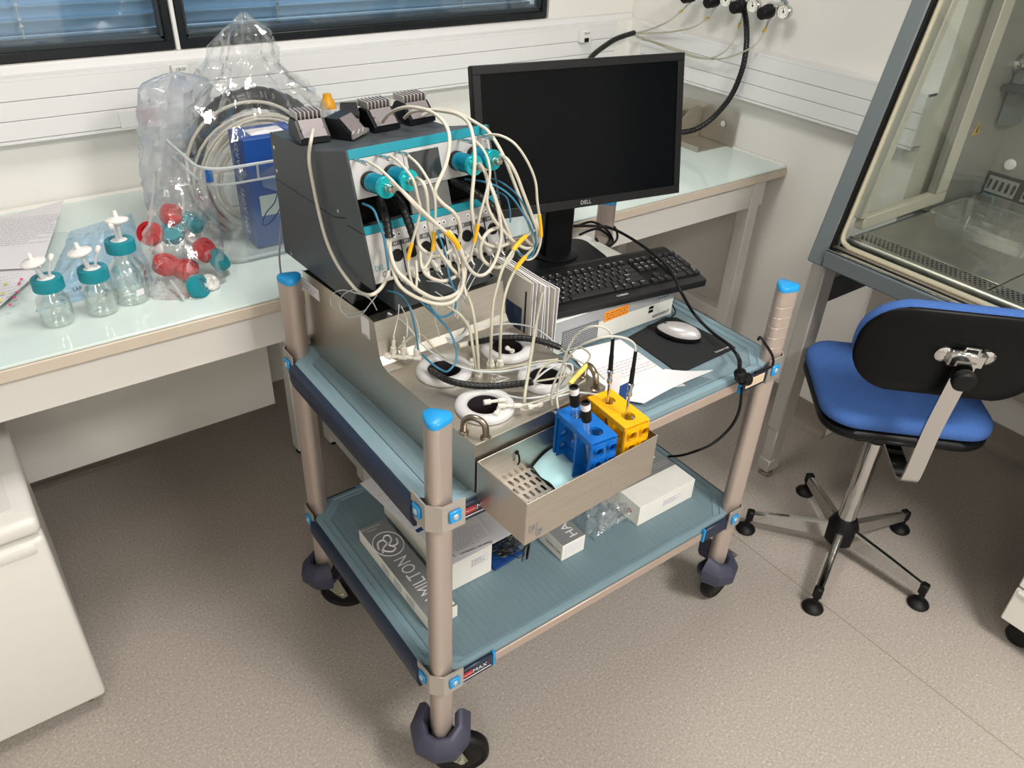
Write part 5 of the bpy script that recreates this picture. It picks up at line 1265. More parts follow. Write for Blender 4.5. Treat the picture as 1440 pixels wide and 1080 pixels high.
# clear bag stuffed between the cartons
def bag(name, C, rx, ry, h, label, m, seed, top=.5, tip=(0, 0), n=26, rings=18, crump=.16, lean=(0, 0), prof=None, cat='bag', vary=0., hn=.06):
    b = BM(); rr = []; C = Vector(C)
    for j in range(rings+1):
        v = j/rings; s = prof(v) if prof else (math.sin(PI*min(1, .12+v*1.0))**.5*(1-v)+top*v)
        ring = []
        for i in range(n):
            a = 2*PI*i/n; x = rx*math.cos(a); y = ry*math.sin(a)
            cr_ = crump*(1+vary*v); q = Vector((math.cos(a)*2.2+seed*7.1, math.sin(a)*2.2, v*3.2)); k = 1+cr_*noise.noise(q)*1.6+cr_*(.9-2.4*abs(noise.noise(q*1.9+Vector((3, 1, 7)))))*.8+cr_*(.5-1.6*abs(noise.noise(q*4.3)))*.7
            p = C+Vector((x*s*k+lean[0]*v+tip[0]*v*v, y*s*k+lean[1]*v+tip[1]*v*v, h*v*(1+hn*crump*noise.noise(q*1.7)*4)))
            p.z = max(p.z, C.z+.0006); ring.append(b.verts.new(p))
        rr.append(ring)
    for p, q in zip(rr, rr[1:]):
        for i in range(n): b.faces.new((p[i], p[(i+1) % n], q[(i+1) % n], q[i]))
    b.faces.new(rr[0][::-1])
    return solo(name, b, m, label, cat, smooth=28, loc=C)
BAGC = film('clear_bag', 'd4dde2', .13, .22, .10, bump=.5, bscale=55)
BAGM = film('milky_bag', 'd3d8df', .50, .14, .16, bump=.35, bscale=35)
b = BM()
def crumple(u_, v_):
    p = Vector((-1.315+.135*u_, -1.43+.115*v_, ZLO+.004)); q = Vector((u_*3, v_*3, 2.0))
    return p+Z*(.070*math.sin(PI*u_)**.6*math.sin(PI*min(1, v_*.9+.08))**.6*(1+.9*noise.noise(q*1.6))+.012*noise.noise(q*4))+X*(.02*noise.noise(q*2))
sheet(b, crumple, 24, 20); bmesh.ops.recalc_face_normals(b, faces=b.faces)
for v in b.verts: v.co.z = max(v.co.z, ZLO+.001)
solo('clear_bag', b, BAGC, 'crumpled clear bag between the two sensor cartons on the lower shelf', 'bag', smooth=20)
# ================================================================== BENCH TOP : BOTTLES
ZB = HB+.0006
GLASS = film('bottle_glass', 'e2efef', .03, .20, .03, tint=(.95, .98, .97)); CAPT = mat('teal_cap', '0d8391', .42); FILT = mat('filter_white', 'eceae8', .4, trans=.1)
def bottle(px_, py_, R, H, label, twist, fside, mark=False):
    t = thing('glass_bottle', label, 'bottle', (px_, py_, ZB), twist, group='glass bottles with teal caps', local=True)
    rn = .019; zs = H*.60
    b = BM(); lathe(b, [(0, .0015), (R*.80, .0006), (R*.95, .003), (R, .010), (R, zs*.82), (R*.97, zs*.92), (R*.86, zs), (R*.68, zs+R*.18), (rn+.004, zs+R*.34), (rn+.002, zs+R*.42), (rn+.002, H-.006)], 32, cap=False); obj('glass', b, GLASS, t, 60)
    b = BM(); lathe(b, [(R*.78, .004), (R*.93, .007), (R*.965, .012), (R*.965, zs*.82), (R*.82, zs-.002), (rn, zs+R*.34)], 32, cap=False); obj('inner_wall', b, GLASS, t, 60)
    rc = .0295; z0 = H-.026; b = BM(); n = 72; rr = []
    for r_, z_ in ((rc*.985, z0), (rc, z0+.002), (rc, z0+.020), (rc*.96, z0+.0245), (rc*.60, z0+.0255), (rc*.58, z0+.020)):
        rr.append([b.verts.new((r_*(1 if (z_ > z0+.021 or i % 2) else .972)*math.cos(2*PI*i/n), r_*(1 if (z_ > z0+.021 or i % 2) else .972)*math.sin(2*PI*i/n), z_)) for i in range(n)])
    for p, q in zip(rr, rr[1:]):
        for i in range(n): b.faces.new((p[i], p[(i+1) % n], q[(i+1) % n], q[i]))
    obj('cap', b, CAPT, t, 25)
    b = BM(); lathe(b, [(.0185, z0+.010), (.0185, z0+.0205), (.0165, z0+.024), (0, z0+.025)], 24, cap=False); ins = obj('insert', b, FILT, t)
    zt = z0+.024
    fx_ = fside*.008
    b = BM(); tube(b, [(fx_*.6, 0, zt-.004), (fx_, .002, zt+.012), (fx_*1.3, .003, zt+.026)], .0052, 10, 4); obj('stem', b, WTUBE, ins)
    fc = Vector((fx_*1.5, .004, zt+.030)); M_ = axisM(fc, fc+Vector((fside*.12, .10, 1)))
    b = BM(); lathe(b, [(.005, -.004), (.007, 0), (.021, .0035), (.0235, .006), (.0235, .009), (.021, .0115), (.008, .0145), (.005, .0155), (.004, .026), (.0032, .028)], 30, M_); obj('air_filter', b, FILT, t, 40)
    b = BM(); tube(b, [(-fside*.007, -.003, zt-.004), (-fside*.009, -.004, zt+.014), (-fside*.017, -.006, zt+.034)], .0030, 8, 4); sp = obj('port_tube', b, WTUBE, ins)
    e = Vector((-fside*.017, -.006, zt+.034)); b = BM(); lathe(b, [(.0042, -.002), (.0052, .001), (.0052, .009), (.003, .012)], 10, axisM(e, e+Vector((-fside*.5, -.1, 1)))); obj('port_cap', b, FILT, sp)
    b = BM(); tube(b, [(-fside*.006, -.002, z0+.012), (-fside*.008, 0, zs), (-fside*.004, .004, .04), (fside*.012, .010, .010)], .0024, 8, 5); obj('dip_tube', b, WTUBE, ins)
    if mark:
        b = BM()
        for k in range(4):
            a0, a1 = -1.35, -.85
            for q in range(5):
                a = a0+(a1-a0)*q/5; c = a0+(a1-a0)*(q+.85)/5; zz = .022+k*.016
                b.faces.new([b.verts.new((R*1.004*math.cos(s_), R*1.004*math.sin(s_), z_)) for s_, z_ in ((a, zz), (c, zz), (c, zz+.0012), (a, zz+.0012))])
        for q in range(5):
            a = -2.2+.09*q; c = a+.09
            b.faces.new([b.verts.new((R*1.004*math.cos(s_), R*1.004*math.sin(s_), z_)) for s_, z_ in ((a, .022), (c, .022), (c, .036), (a, .036))])
        obj('white_marking', b, PAPER, t, 0)
    return t
p = at(84, 452, z=ZB); bottle(p.x, p.y, .0315, .102, 'small glass bottle with teal cap nearest the bench edge at left', .5, -1)
p = at(146, 437, z=ZB); bottle(p.x, p.y, .0315, .102, 'small glass bottle with teal cap in the middle of the three', .2, -1)
p = at(188, 420, z=ZB); bottle(p.x, p.y, .037, .140, 'taller graduated glass bottle with teal cap beside the bag of caps', .7, 1, True)
# papers and blue wrap on the left of the bench
zq = HB+.0006
BLUW = film('blue_wrap', 'b4dcf6', .6, .16, .15, bump=.5, bscale=40, tint=(.80, .93, 1))
b = BM(); wc = [at(50, 440, z=zq), at(215, 395, z=zq), at(185, 300, z=zq), at(100, 325, z=zq)]
def wrap(u_, v_):
    p = wc[0].lerp(wc[1], u_).lerp(wc[3].lerp(wc[2], u_), v_); q = Vector((u_*3, v_*3, 4)); e = min(u_, 1-u_, v_, 1-v_)*4
    return p+Z*(.0015+min(1, e)*.014*(1+1.2*noise.noise(q*1.5))+.005*min(1, e)*noise.noise(q*5))+X*.006*noise.noise(q*2)
sheet(b, wrap, 30, 26)
for v in b.verts: v.co.z = max(v.co.z, zq)
o = solo('blue_wrap', b, BLUW, 'crumpled pale blue wrapping under the glass bottles', 'wrapping', smooth=25)
p = at(111, 406, z=zq+.02); lettering(o, 'LAB2', (p.x, p.y, zq+.020), X+Y*.1, Y*.6+Z*.8, .011, INK)
pa, ca = page('paper_stack', [at(-60, 395, z=zq), at(62, 388, z=zq), at(96, 304, z=zq), at(-20, 322, z=zq)], .022, 'upper printed sheet with curled corner behind the bottles', fn=lambda u_, v_: .012*u_*u_*v_+.010*v_*u_)
scribble(pa, (ca[0]+ca[2])/2+Z*.030+(ca[2]-ca[0])*.06, (ca[1]-ca[0]).normalized()+Z*.06, (ca[3]-ca[0]).normalized()+Z*.05, .16, .16, 14, INKG, seed=31, thick=.0013)
pb, cb = page('paper_stack', [at(-70, 470, z=zq), at(0, 440, z=zq), at(62, 385, z=zq), at(-60, 380, z=zq)], .016, 'lower printed sheet with pink and yellow marks at the left edge', thick=.004)
pm = mat('pink_mark', 'e0407f', .6); ym = mat('yellow_mark', 'dfe05a', .6)
for (m_, us) in ((pm, ((30, 392), (27, 398), (24, 410), (20, 418), (14, 428))), (ym, ((8, 398), (4, 412), (1, 422)))):
    b = BM()
    for (u_, v_) in us:
        q = at(u_, v_, z=zq+.0215); box(b, q.x-.003, q.x+.003, q.y-.004, q.y+.004, zq+.0206, zq+.0212)
    obj('highlight', b, m_, pb, 0)
q = at(5, 405, z=zq+.0215); scribble(pb, q+Z*.0012, X+Y*.1, Y-X*.1, .09, .12, 8, INKG, seed=33, thick=.0012, lift=.0)
# ---- bag with red and teal caps
bc = at(252, 402, z=zq)
REDC = mat('red_cap', 'b3161f', .38)
def screwcap(loc, ax, m, label, grp, R=.023, H=.024):
    b = BM(); M_ = axisM(loc, Vector(loc)+Vector(ax)); n = 48; rr = []
    for r_, z_ in ((R*.8, .003), (R*.97, .0), (R, .002), (R, H-.004), (R*.95, H), (R*.6, H+.0005), (R*.58, H-.003), (0, H-.003)):
        rr.append([b.verts.new(M_ @ Vector((r_*(1 if (i % 2 or z_ > H-.005 or r_ < R*.9) else .965)*math.cos(2*PI*i/n), r_*(1 if (i % 2 or z_ > H-.005 or r_ < R*.9) else .965)*math.sin(2*PI*i/n), z_))) for i in range(n)])
    for p, q in zip(rr, rr[1:]):
        for i in range(n): b.faces.new((p[i], p[(i+1) % n], q[(i+1) % n], q[i]))
    return solo('screw_cap', b, m, label, 'cap', grp, smooth=25, loc=loc)
def inb(u_, v_, z_): return at(u_, v_, z=zq+z_)
reds = [((232, 378), .030, (.2, -.3, .9)), ((215, 330), .085, (-.5, -.6, .5)), ((240, 308), .105, (.3, -.4, .8)), ((283, 355), .055, (.6, -.5, .5)), ((262, 385), .012, (.1, -.2, 1))]
teals = [((272, 405), .014, (.7, -.6, .35)), ((243, 332), .072, (-.2, -.5, .8)), ((268, 318), .09, (.5, -.3, .8)), ((302, 370), .03, (.7, -.3, .5))]
for i, ((u_, v_), z_, ax) in enumerate(reds): screwcap(inb(u_, v_, z_), ax, REDC, ['large red cap lying flat in the middle of the cap bag', 'red cap at the left side of the cap bag', 'uppermost red cap in the cap bag', 'red cap at the right side of the cap bag', 'lowest red cap at the front of the cap bag'][i], 'red caps in the bag', .0275)
for i, ((u_, v_), z_, ax) in enumerate(teals): screwcap(inb(u_, v_, z_), ax, CAPT, ['teal cap lying lowest at the front of the cap bag', 'teal cap behind the left red cap in the bag', 'uppermost teal cap at the back of the cap bag', 'teal cap at the far right of the cap bag'][i], 'teal caps in the bag', .0265)
for fi_, ((u_, v_), z_, ax) in enumerate((((223, 349), .055, (-.9, -.4, .2)), ((270, 335), .06, (.4, -.4, .8)), ((295, 398), .012, (.3, -.6, .7)))):
    b = BM(); p = inb(u_, v_, z_); lathe(b, [(.004, -.018), (.005, -.004), (.018, 0), (.0205, .003), (.0205, .006), (.018, .009), (.005, .012), (.004, .024)], 24, axisM(p, p+Vector(ax))); solo('air_filter', b, FILT, ['white air filter standing at the left of the cap bag', 'white air filter at the back of the cap bag', 'white air filter beside the lowest teal cap'][fi_], 'filter', 'filters in the bag')
for k, pts in enumerate(([(202, 330, .06), (222, 320, .075), (240, 314, .085), (256, 310, .09)], [(256, 270, .17), (258, 295, .13), (255, 325, .08), (253, 340, .06)], [(262, 340, .05), (276, 346, .045), (292, 352, .035)], [(240, 395, .02), (250, 408, .012), (258, 420, .008)])):
    b = BM(); P = [inb(*q) for q in pts]; tube(b, P, .0035, 8, 5); solo('tube_piece', b, WTUBE, ['curved tube piece at the left of the cap bag', 'upright tube piece at the back of the cap bag', 'tube piece at the right of the cap bag', 'tube piece at the very front of the cap bag'][k], 'tube', 'tube pieces in the bag', loc=P[0])
bag('clear_bag', (bc.x+.014, bc.y+.008, zq), .088, .078, .235, 'clear bag full of red and teal caps on the bench', film('cap_bag', 'd7dde2', .05, .16, .10, bump=.35, bscale=45), 3, prof=lambda v: (1.0 if v < .1 else 1.02-.55*max(0, v-.15)), crump=.10, lean=(.05, .06), n=34, rings=22)
# ---- tall milky bag behind it
mb = at(262, 338, z=zq); bag('milky_bag', (mb.x-.012, mb.y+.06, zq), .062, .045, .375, 'tall milky plastic bag standing beside the storage crate', BAGM, 5, prof=lambda v: (.85+.20*math.sin(v*2.2)+.16*v)*(1 if v < .92 else max(.12, 1-((v-.92)/.08)**2*.9)), crump=.17, lean=(.085, .04), n=40, rings=36, hn=.0)
# ---- storage crate with contents
kr_ = thing('storage_crate', 'clear plastic storage crate with a white rim on the bench', 'crate', (-1.67, -.46, zq))
CRT = film('crate_plastic', 'd9e3e8', .09, .13, .15); CRR = mat('crate_rim', 'dfe6e8', .35, trans=.35)
cx, cy = -1.675, -.462; b = BM()
lv = [(.33, .33, .045, zq+.0015), (.34, .34, .05, zq+.012), (.358, .358, .058, zq+.20), (.368, .368, .06, zq+.202), (.372, .372, .062, zq+.236)]
rr = [[b.verts.new((cx+x, cy+y, z_)) for x, y in rrect(w_, h_, r_, 6)] for w_, h_, r_, z_ in lv]; n = len(rr[0])
for p, q in zip(rr, rr[1:]):
    for i in range(n): b.faces.new((p[i], p[(i+1) % n], q[(i+1) % n], q[i]))
b.faces.new(rr[0][::-1]); obj('shell', b, CRT, kr_, 50)
for (w_, r_, z_, t__, nm) in ((.374, .062, zq+.238, .0035, 'rim'), (.364, .060, zq+.200, .0028, 'rib'), (.336, .05, zq+.010, .0035, 'base_rib')):
    b = BM(); tube(b, [(cx+x, cy+y, z_) for x, y in rrect(w_, w_, r_, 6)], t__, 6, 1, closed=True, smooth=False); obj(nm, b, CRR, kr_)
for (xx, yy, dx, dy) in ((-1.74, cy-.180, .0, 1), (-1.60, cy-.180, 0, 1), (cx-.180, -.50, 1, 0), (-1.53, cy-.18, 0, 1)):
    b = BM(); tube(b, [(xx, yy, zq+.202), (xx, yy-.004*dy, zq+.236)], .0028, 6, smooth=False); obj('rib', b, CRR, kr_)
q = at(270, 240, y=-.60); b = BM(); box(b, cx-.176, cx-.160, cy-.1655, cy-.158, zq+.205, zq+.233, .002); obj('clip', b, mat('clip_blue', '1c62b0', .4), kr_)
bb_ = thing('blue_carton', 'dark blue carton with white side lettering standing in the crate', 'carton', (-1.63, -.53, zq+.003))
BXB = mat('carton_blue', '14458f', .45, var=.05, scale=12); gx0, gx1, gy0, gy1, gz0, gz1 = -1.742, -1.60, -.575, -.475, zq+.003, 1.150
b = BM(); box(b, gx0, gx1, gy0, gy1, gz0, gz1, .0015); c_ = obj('carton', b, BXB, bb_, 0)
lettering(c_, 'OM ACTI  BOARD', (gx0-.0002, -.525, gz0+.135), Z, Y, .036, mat('print_pale', 'c8d4e4', .5), sx=.78)
b = BM(); box(b, gx0+.02, gx1-.01, gy0-.0007, gy0-.0002, gz0+.08, gz0+.13); obj('side_label', b, mat('label_grey_green', 'aebdb9', .5), c_, 0)
b = BM(); box(b, gx0+.03, gx1-.03, -.55, -.50, gz1+.0002, gz1+.0007); obj('address_label', b, PAPER, c_, 0)
# coils: grey tubing in front, black spiral hose behind
TUBG = mat('grey_tubing', 'cfcabd', .4, trans=.2)
c0 = at(372, 245, y=-.44)
for k in range(9):
    r_ = .112+.0062*k; yy = -.450+.006*(k % 3)+.005*k*.4; dx = .004*math.sin(k*2.1)
    P = [Vector((c0.x+dx+r_*1.03*math.cos(a), yy+.006*math.sin(2*a+k), c0.z-.012+r_*math.sin(a))) for a in [2*PI*i/32 for i in range(32)]]
    b = BM(); tube(b, P, .0036, 8, 1, closed=True, smooth=False)
    if k == 0: coil = solo('tubing_coil', b, TUBG, 'coil of pale grey tubing standing in the crate', 'tubing', loc=c0)
    else: obj('turn', b, TUBG, coil)
P = [Vector((c0.x-.018+.166*math.cos(a), -.424+.004*math.sin(3*a), c0.z+.012+.166*math.sin(a))) for a in [math.radians(-20+220*i/16) for i in range(17)]]
b = BM(); tube(b, P, .0042, 8, 3); obj('loose_turn', b, TUBG, coil)
c1_ = Vector((c0.x+.010, -.375, c0.z+.004))
b = BM(); P = [c1_+Vector((.168*math.cos(a), 0, .168*math.sin(a))) for a in [2*PI*i/48 for i in range(48)]]
tube(b, P, .025, 12, 1, closed=True, smooth=False); hc = solo('hose_coil', b, mat('black_hose', '1d2126', .32), 'coil of thick black ribbed hose behind the grey tubing', 'hose', loc=c1_)
b = BM()
for i in range(44):
    a = 2*PI*i/44+.06*math.sin(i*1.7); p = c1_+Vector((.168*math.cos(a), 0, .168*math.sin(a))); d = Vector((-math.sin(a), 0, math.cos(a))); lathe(b, [(.0252, 0), (.0272, .003), (.0272, .014), (.0252, .017)], 14, axisM(p, p+d))
obj('rib', b, MATS['black_hose'], hc)
# large clear bag round the coils
bag('clear_bag', (c0.x+.0, -.40, zq+.004), .150, .125, .50, 'large clear bag round the tubing coils, gathered to a point', film('coil_bag', 'd6dfe6', .045, .15, .09, bump=.4, bscale=26), 8, n=48, rings=40,
    prof=lambda v: (1.0+.20*math.sin(PI*min(1, v/.60))) if v < .60 else (1.0-(v-.60)*2.9 if v < .78 else max(.03, .478-(v-.78)*.9-max(0, v-.92)*3.4)), crump=.17, lean=(.0, .0), tip=(.014, .0), vary=.8, hn=.03)
# yellow-taped bag neck with a note
q = at(462, 158, y=-.36)
yt = thing('taped_bottle', 'small bottle with yellow tape and handwritten label behind the heater blocks', 'bottle', (q.x, -.36, q.z-.045))
b = BM(); lathe(b, [(.016, -.045), (.020, -.03), (.022, -.01), (.022, .012), (.018, .03), (.012, .038), (.011, .048)], 24, Matrix.Translation((q.x, -.36, q.z))); obj('body', b, mat('amber_tape', 'd79a1e', .45), yt)
b = BM(); lathe(b, [(.0224, -.010), (.0224, .012)], 24, Matrix.Translation((q.x, -.36, q.z)), cap=False); obj('label_band', b, PAPER, yt); lettering(yt, 'JokD', (q.x, -.3828, q.z+.001), X, Z, .016, mat('pen_blue', '2a4a9a', .6))
b = BM(); box(b, q.x-.055, q.x+.075, -.43, -.29, zq+.0005, q.z-.0455, .002); solo('blue_carton', b, BXB, 'plain blue carton behind the control unit carrying the taped bottle', 'carton', smooth=0)
# ================================================================== CABLES AND TUBES
def CP(L, z3=True):
    """points of a cable in the place: picture position plus the plane (in the block's frame) on which it hangs"""
    out = []
    for q in L:
        u_, v_ = (380+q[0]/3.6, 130+q[1]/3.6) if z3 else (q[0], q[1])
        k = q[2]; out.append(LW(LB(u_, v_, **({'y': k} if not isinstance(k, tuple) else {k[0]: k[1]}))))
    return out
def cable(name, P, r, m, label, cat='cable', tags=(), group=None, seg=8):
    b = BM(); C = crom(P, 6); tube(b, C, r, seg, smooth=False); o = solo(name, b, m, label, cat, group, loc=C[0], smooth=60)
    for f_ in tags:
        i = int(f_*(len(C)-1)); b = BM(); j = min(i+7, len(C)-1); tube(b, C[i:j+1], r*1.45, 8, smooth=False); obj('yellow_tag', b, YELTAG, o)
    return o
G1 = 'ivory cables hanging in front of the control unit'; xs = ('x', -.010)
def zz(v): return ('z', v)
cable('heater_cable', CP([(218, 190, .535), (208, 235, ('x', -.004)), (196, 330, xs), (214, 450, xs), (245, 600, xs), (285, 750, xs), (340, 870, xs), (410, 970, ('x', -.012)), (455, 1012, ('x', -.006)), (505, 1026, .27), (552, 1000, .27), (590, 940, .275), (605, 860, .285), (600, 770, .295)]), .0034, CABLE, 'ivory cable hanging down the left side of the control unit', group=G1)
cable('motor_cable', CP([(612, 452, .277), (680, 510, .25), (760, 590, .235), (840, 665, .225), (930, 745, .22), (965, 810, .22), (1000, 880, .22), (1040, 922, .22), (1085, 922, .225), (1125, 880, .23), (1157, 800, .235), (1170, 700, .24), (1150, 580, .25), (1115, 470, .27), (1108, 440, .345)]), .0033, CABLE, 'ivory cable of the leftmost motor with a long yellow tag', tags=(.25,), group=G1)
cable('sensor_cable', CP([(497, 352, .305), (560, 392, .27), (640, 470, .25), (720, 560, .24), (800, 640, .232), (865, 690, .23), (920, 760, .235), (950, 850, .235), (960, 940, .23)]), .0024, CABLE, 'thin ivory cable from the leftmost plug', group=G1)
cable('motor_cable', CP([(742, 432, .277), (775, 462, .25), (792, 520, .245), (797, 590, .25), (810, 700, .255), (850, 790, .25), (910, 880, .24), (965, 940, .235), (985, 1000, .225), (1005, 1080, .21)]), .0033, CABLE, 'ivory cable of the second motor', group=G1)
cable('sensor_cable', CP([(606, 320, .305), (660, 360, .27), (722, 440, .245), (747, 530, .24), (760, 600, .24), (735, 700, .245), (710, 790, .25), (698, 860, .25), (712, 950, .245), (735, 1000, .24), (742, 930, .25), (738, 850, .26)]), .0024, CABLE, 'thin ivory cable from the second plug with a yellow tag', tags=(.52,), group=G1)
cable('sensor_cable', CP([(700, 322, .305), (752, 370, .27), (805, 455, .25), (832, 530, .245), (836, 620, .245), (830, 720, .25), (822, 800, .252), (800, 860, .25), (770, 892, .25), (758, 800, .27)]), .0024, CABLE, 'thin ivory cable from the plug left of the screen', tags=(.55,), group=G1)
cable('heater_cable', CP([(568, 150, .53), (600, 110, .50), (655, 82, .46), (720, 75, .42), (800, 92, .38), (862, 132, .34), (900, 190, .31), (908, 270, .29), (888, 370, .275), (845, 468, .265), (836, 515, .262), (872, 562, .255), (932, 612, .25), (962, 680, .25), (955, 750, .255), (905, 808, .26), (845, 832, .262), (795, 812, .265), (755, 775, .27), (745, 700, .285)]), .0034, CABLE, 'ivory cable looping from the middle heater block across the small screen', group=G1)
cable('heater_cable', CP([(680, 130, .53), (720, 97, .50), (800, 88, .46), (880, 95, .42), (950, 112, .38), (1002, 152, .34), (1026, 222, .30), (1036, 320, .275), (1030, 430, .265), (1020, 560, .255), (1030, 660, .25), (1062, 735, .25), (1105, 772, .25), (1165, 780, .25), (1225, 755, .255)]), .0034, CABLE, 'ivory cable from the heater blocks passing between the right motors', group=G1)
cable('heater_cable', CP([(770, 118, .53), (850, 84, .50), (950, 105, .44), (1050, 160, .38), (1110, 205, .34), (1175, 310, .30), (1228, 440, .28), (1280, 580, .265), (1318, 690, .26), (1335, 760, .255)]), .0034, CABLE, 'ivory cable crossing the top right corner of the control unit', group=G1)
cable('motor_cable', CP([(1058, 358, .277), (1086, 400, .26), (1102, 470, .255), (1097, 560, .25), (1130, 640, .245), (1182, 702, .245), (1242, 762, .245), (1300, 790, .245), (1345, 770, .25), (1362, 715, .25), (1340, 640, .26)]), .0033, CABLE, 'ivory cable of the motor right of the screen', group=G1)
cable('sensor_cable', CP([(1028, 238, .305), (1072, 280, .27), (1102, 340, .255), (1112, 420, .245), (1090, 520, .24), (1062, 620, .24), (1048, 690, .242), (1030, 770, .245), (1010, 840, .25), (990, 880, .255), (975, 960, .24)]), .0024, CABLE, 'thin ivory cable from the fourth plug with a yellow tag', tags=(.57,), group=G1)
cable('motor_cable', CP([(1166, 318, .277), (1202, 342, .255), (1245, 415, .245), (1285, 520, .24), (1330, 640, .24), (1352, 710, .24), (1340, 780, .245), (1290, 740, .255)]), .0033, CABLE, 'ivory cable of the rightmost motor', group=G1)
cable('sensor_cable', CP([(1104, 212, .305), (1170, 220, .27), (1240, 262, .25), (1302, 350, .24), (1342, 450, .235), (1352, 550, .232), (1366, 650, .232), (1370, 745, .232), (1345, 822, .235), (1300, 846, .24), (1250, 800, .245), (1205, 700, .25), (1165, 600, .26), (1125, 480, .28)]), .0024, CABLE, 'thin ivory cable making the outermost loop at the right', tags=(.44,), group=G1)
G2 = 'large ivory loops below the sockets'
cable('loop_cable', CP([(605, 745, .29), (610, 820, .265), (640, 900, .245), (700, 960, .23), (765, 1012, .22), (850, 1045, .215), (940, 1020, .215), (978, 960, .22), (985, 880, .225), (962, 790, .24), (905, 700, .27)]), .0036, CABLE, 'ivory cable loop starting at the left spiral sleeve', group=G2)
cable('loop_cable', CP([(592, 745, .29), (612, 860, .26), (650, 970, .24), (735, 1035, .225), (850, 1072, .21), (930, 1055, .21), (972, 985, .215), (978, 900, .225), (968, 830, .24)]), .0034, CABLE, 'lowest ivory cable loop under the control unit', group=G2)
cable('loop_cable', CP([(742, 765, .29), (768, 880, .255), (800, 930, .245), (870, 955, .24), (940, 930, .24), (978, 885, .245), (990, 830, .25)]), .0034, CABLE, 'short ivory loop from the second spiral sleeve', group=G2)
cable('loop_cable', CP([(1178, 680, .26), (1112, 700, .255), (1072, 752, .25), (1065, 820, .25), (1100, 870, .245), (1160, 885, .245), (1210, 850, .245), (1228, 780, .25), (1170, 620, .27)]), .0036, CABLE, 'round ivory loop at the right end of the socket row', group=G2)
GT = 'silicone tubes running down to the deck'
cable('silicone_tube', CP([(1350, 690, .245), (1282, 738, .235), (1230, 800, .225), (1182, 880, .215), (1150, 980, .205), (1128, 1080, .195)])+CP([(691, 470, .180), (690, 505, .178), (690, 514, zz(.112))], False), .0030, CLEAR, 'silicone tube dropping to the left port behind the rear right well', 'tube', tags=(.12,), group=GT)
cable('silicone_tube', CP([(1335, 785, .240), (1282, 842, .23), (1240, 900, .22), (1202, 980, .205), (1178, 1080, .192)])+CP([(704, 470, .176), (703, 505, .172), (703, 514, zz(.112))], False), .0030, CLEAR, 'silicone tube dropping to the right port behind the rear right well', 'tube', tags=(.12,), group=GT)
cable('silicone_tube', CP([(975, 955, .235), (990, 1010, .225)])+CP([(663, 430, .20), (669, 463, .18), (672, 500, .165), (673, 527, zz(.112))], False), .0030, CLEAR, 'silicone tube dropping between the two rear wells', 'tube', group=GT)
cable('silicone_tube', CP([(770, 1035, .225), (820, 1055, .22)])+CP([(627, 430, .22), (647, 443, .20), (660, 463, .19), (665, 490, .175), (671, 526, zz(.114))], False), .0030, CLEAR, 'silicone tube curving down from the loops to the middle port', 'tube', group=GT)
cable('silicone_tube', CP([(764, 405, .26)], False)+CP([(757, 440, .20), (750, 480, .12), (742, 530, .06), (738, 556, .035), (737, 574, zz(.112))], False), .0030, CLEAR, 'silicone tube slanting from the leaflets to the front port', 'tube', group=GT)
GB = 'blue tubes at the control unit'
cable('blue_tube', CP([(468, 563, .34), (520, 590, .30), (550, 660, .285), (576, 740, .275), (590, 830, .265), (600, 900, .26)]), .0021, BLUEC, 'blue tube running beside the left spiral sleeve', 'tube', group=GB)
cable('blue_tube', CP([(985, 440, .34), (1080, 452, .29), (1160, 482, .265), (1222, 530, .25), (1272, 600, .24), (1322, 690, .235), (1345, 765, .235), (1318, 832, .235), (1268, 820, .24), (1232, 785, .245)]), .0019, BLUEC, 'blue tube arching right from the cable slot', 'tube', group=GB)
cable('blue_tube', CP([(1110, 432, .33), (1180, 462, .28), (1250, 520, .26), (1300, 600, .25), (1338, 690, .245), (1342, 775, .24), (1300, 842, .24), (1255, 842, .245)]), .0019, BLUEC, 'outer blue tube arching right from the cable slot', 'tube', group=GB)
cable('blue_tube', CP([(1140, 500, .31), (1195, 530, .28), (1214, 600, .27), (1215, 660, .265)]), .0015, BLUEC, 'short blue tube in front of the monitor edge', 'tube', group=GB)
cable('blue_tube', CP([(836, 690, .30), (868, 760, .27), (890, 840, .25), (906, 930, .235), (935, 1010, .225), (940, 1060, .215)])+CP([(638, 438, .21), (622, 446, .205), (612, 440, .21), (600, 425, .23)], False), .0020, BLUEC, 'blue tube hanging between the middle sockets', 'tube', group=GB)
cable('blue_tube', CP([(585, 418, .27), (600, 432, .25), (615, 446, .235), (631, 464, .21), (641, 488, .19), (641, 508, .17), (630, 522, .165), (620, 520, .18), (607, 511, .20), (594, 499, .23)], False), .0020, BLUEC, 'blue tube looping down over the rear left well', 'tube', group=GB)
cable('blue_tube', CP([(545, 409, .30), (560, 413, .27), (572, 424, .25), (580, 445, .24), (585, 470, .235), (588, 492, .235)], False), .0017, BLUEC, 'pale blue tube dropping to the luer manifold', 'tube', group=GB)
# black spiral sleeves
for pts, lab in (([(552, 540, .35), (575, 600, .312), (592, 665, .297), (602, 735, .288)], 'black spiral cable sleeve at the left end of the front slot'), ([(625, 520, .35), (668, 580, .312), (705, 670, .297), (738, 765, .288)], 'black spiral cable sleeve left of the small screen'), ([(915, 450, .35), (1010, 490, .312), (1090, 550, .297), (1155, 610, .288)], 'black spiral cable sleeve at the right end of the front slot')):
    spiral_hose('cable_sleeve', CP(pts), .0070, lab, .010)
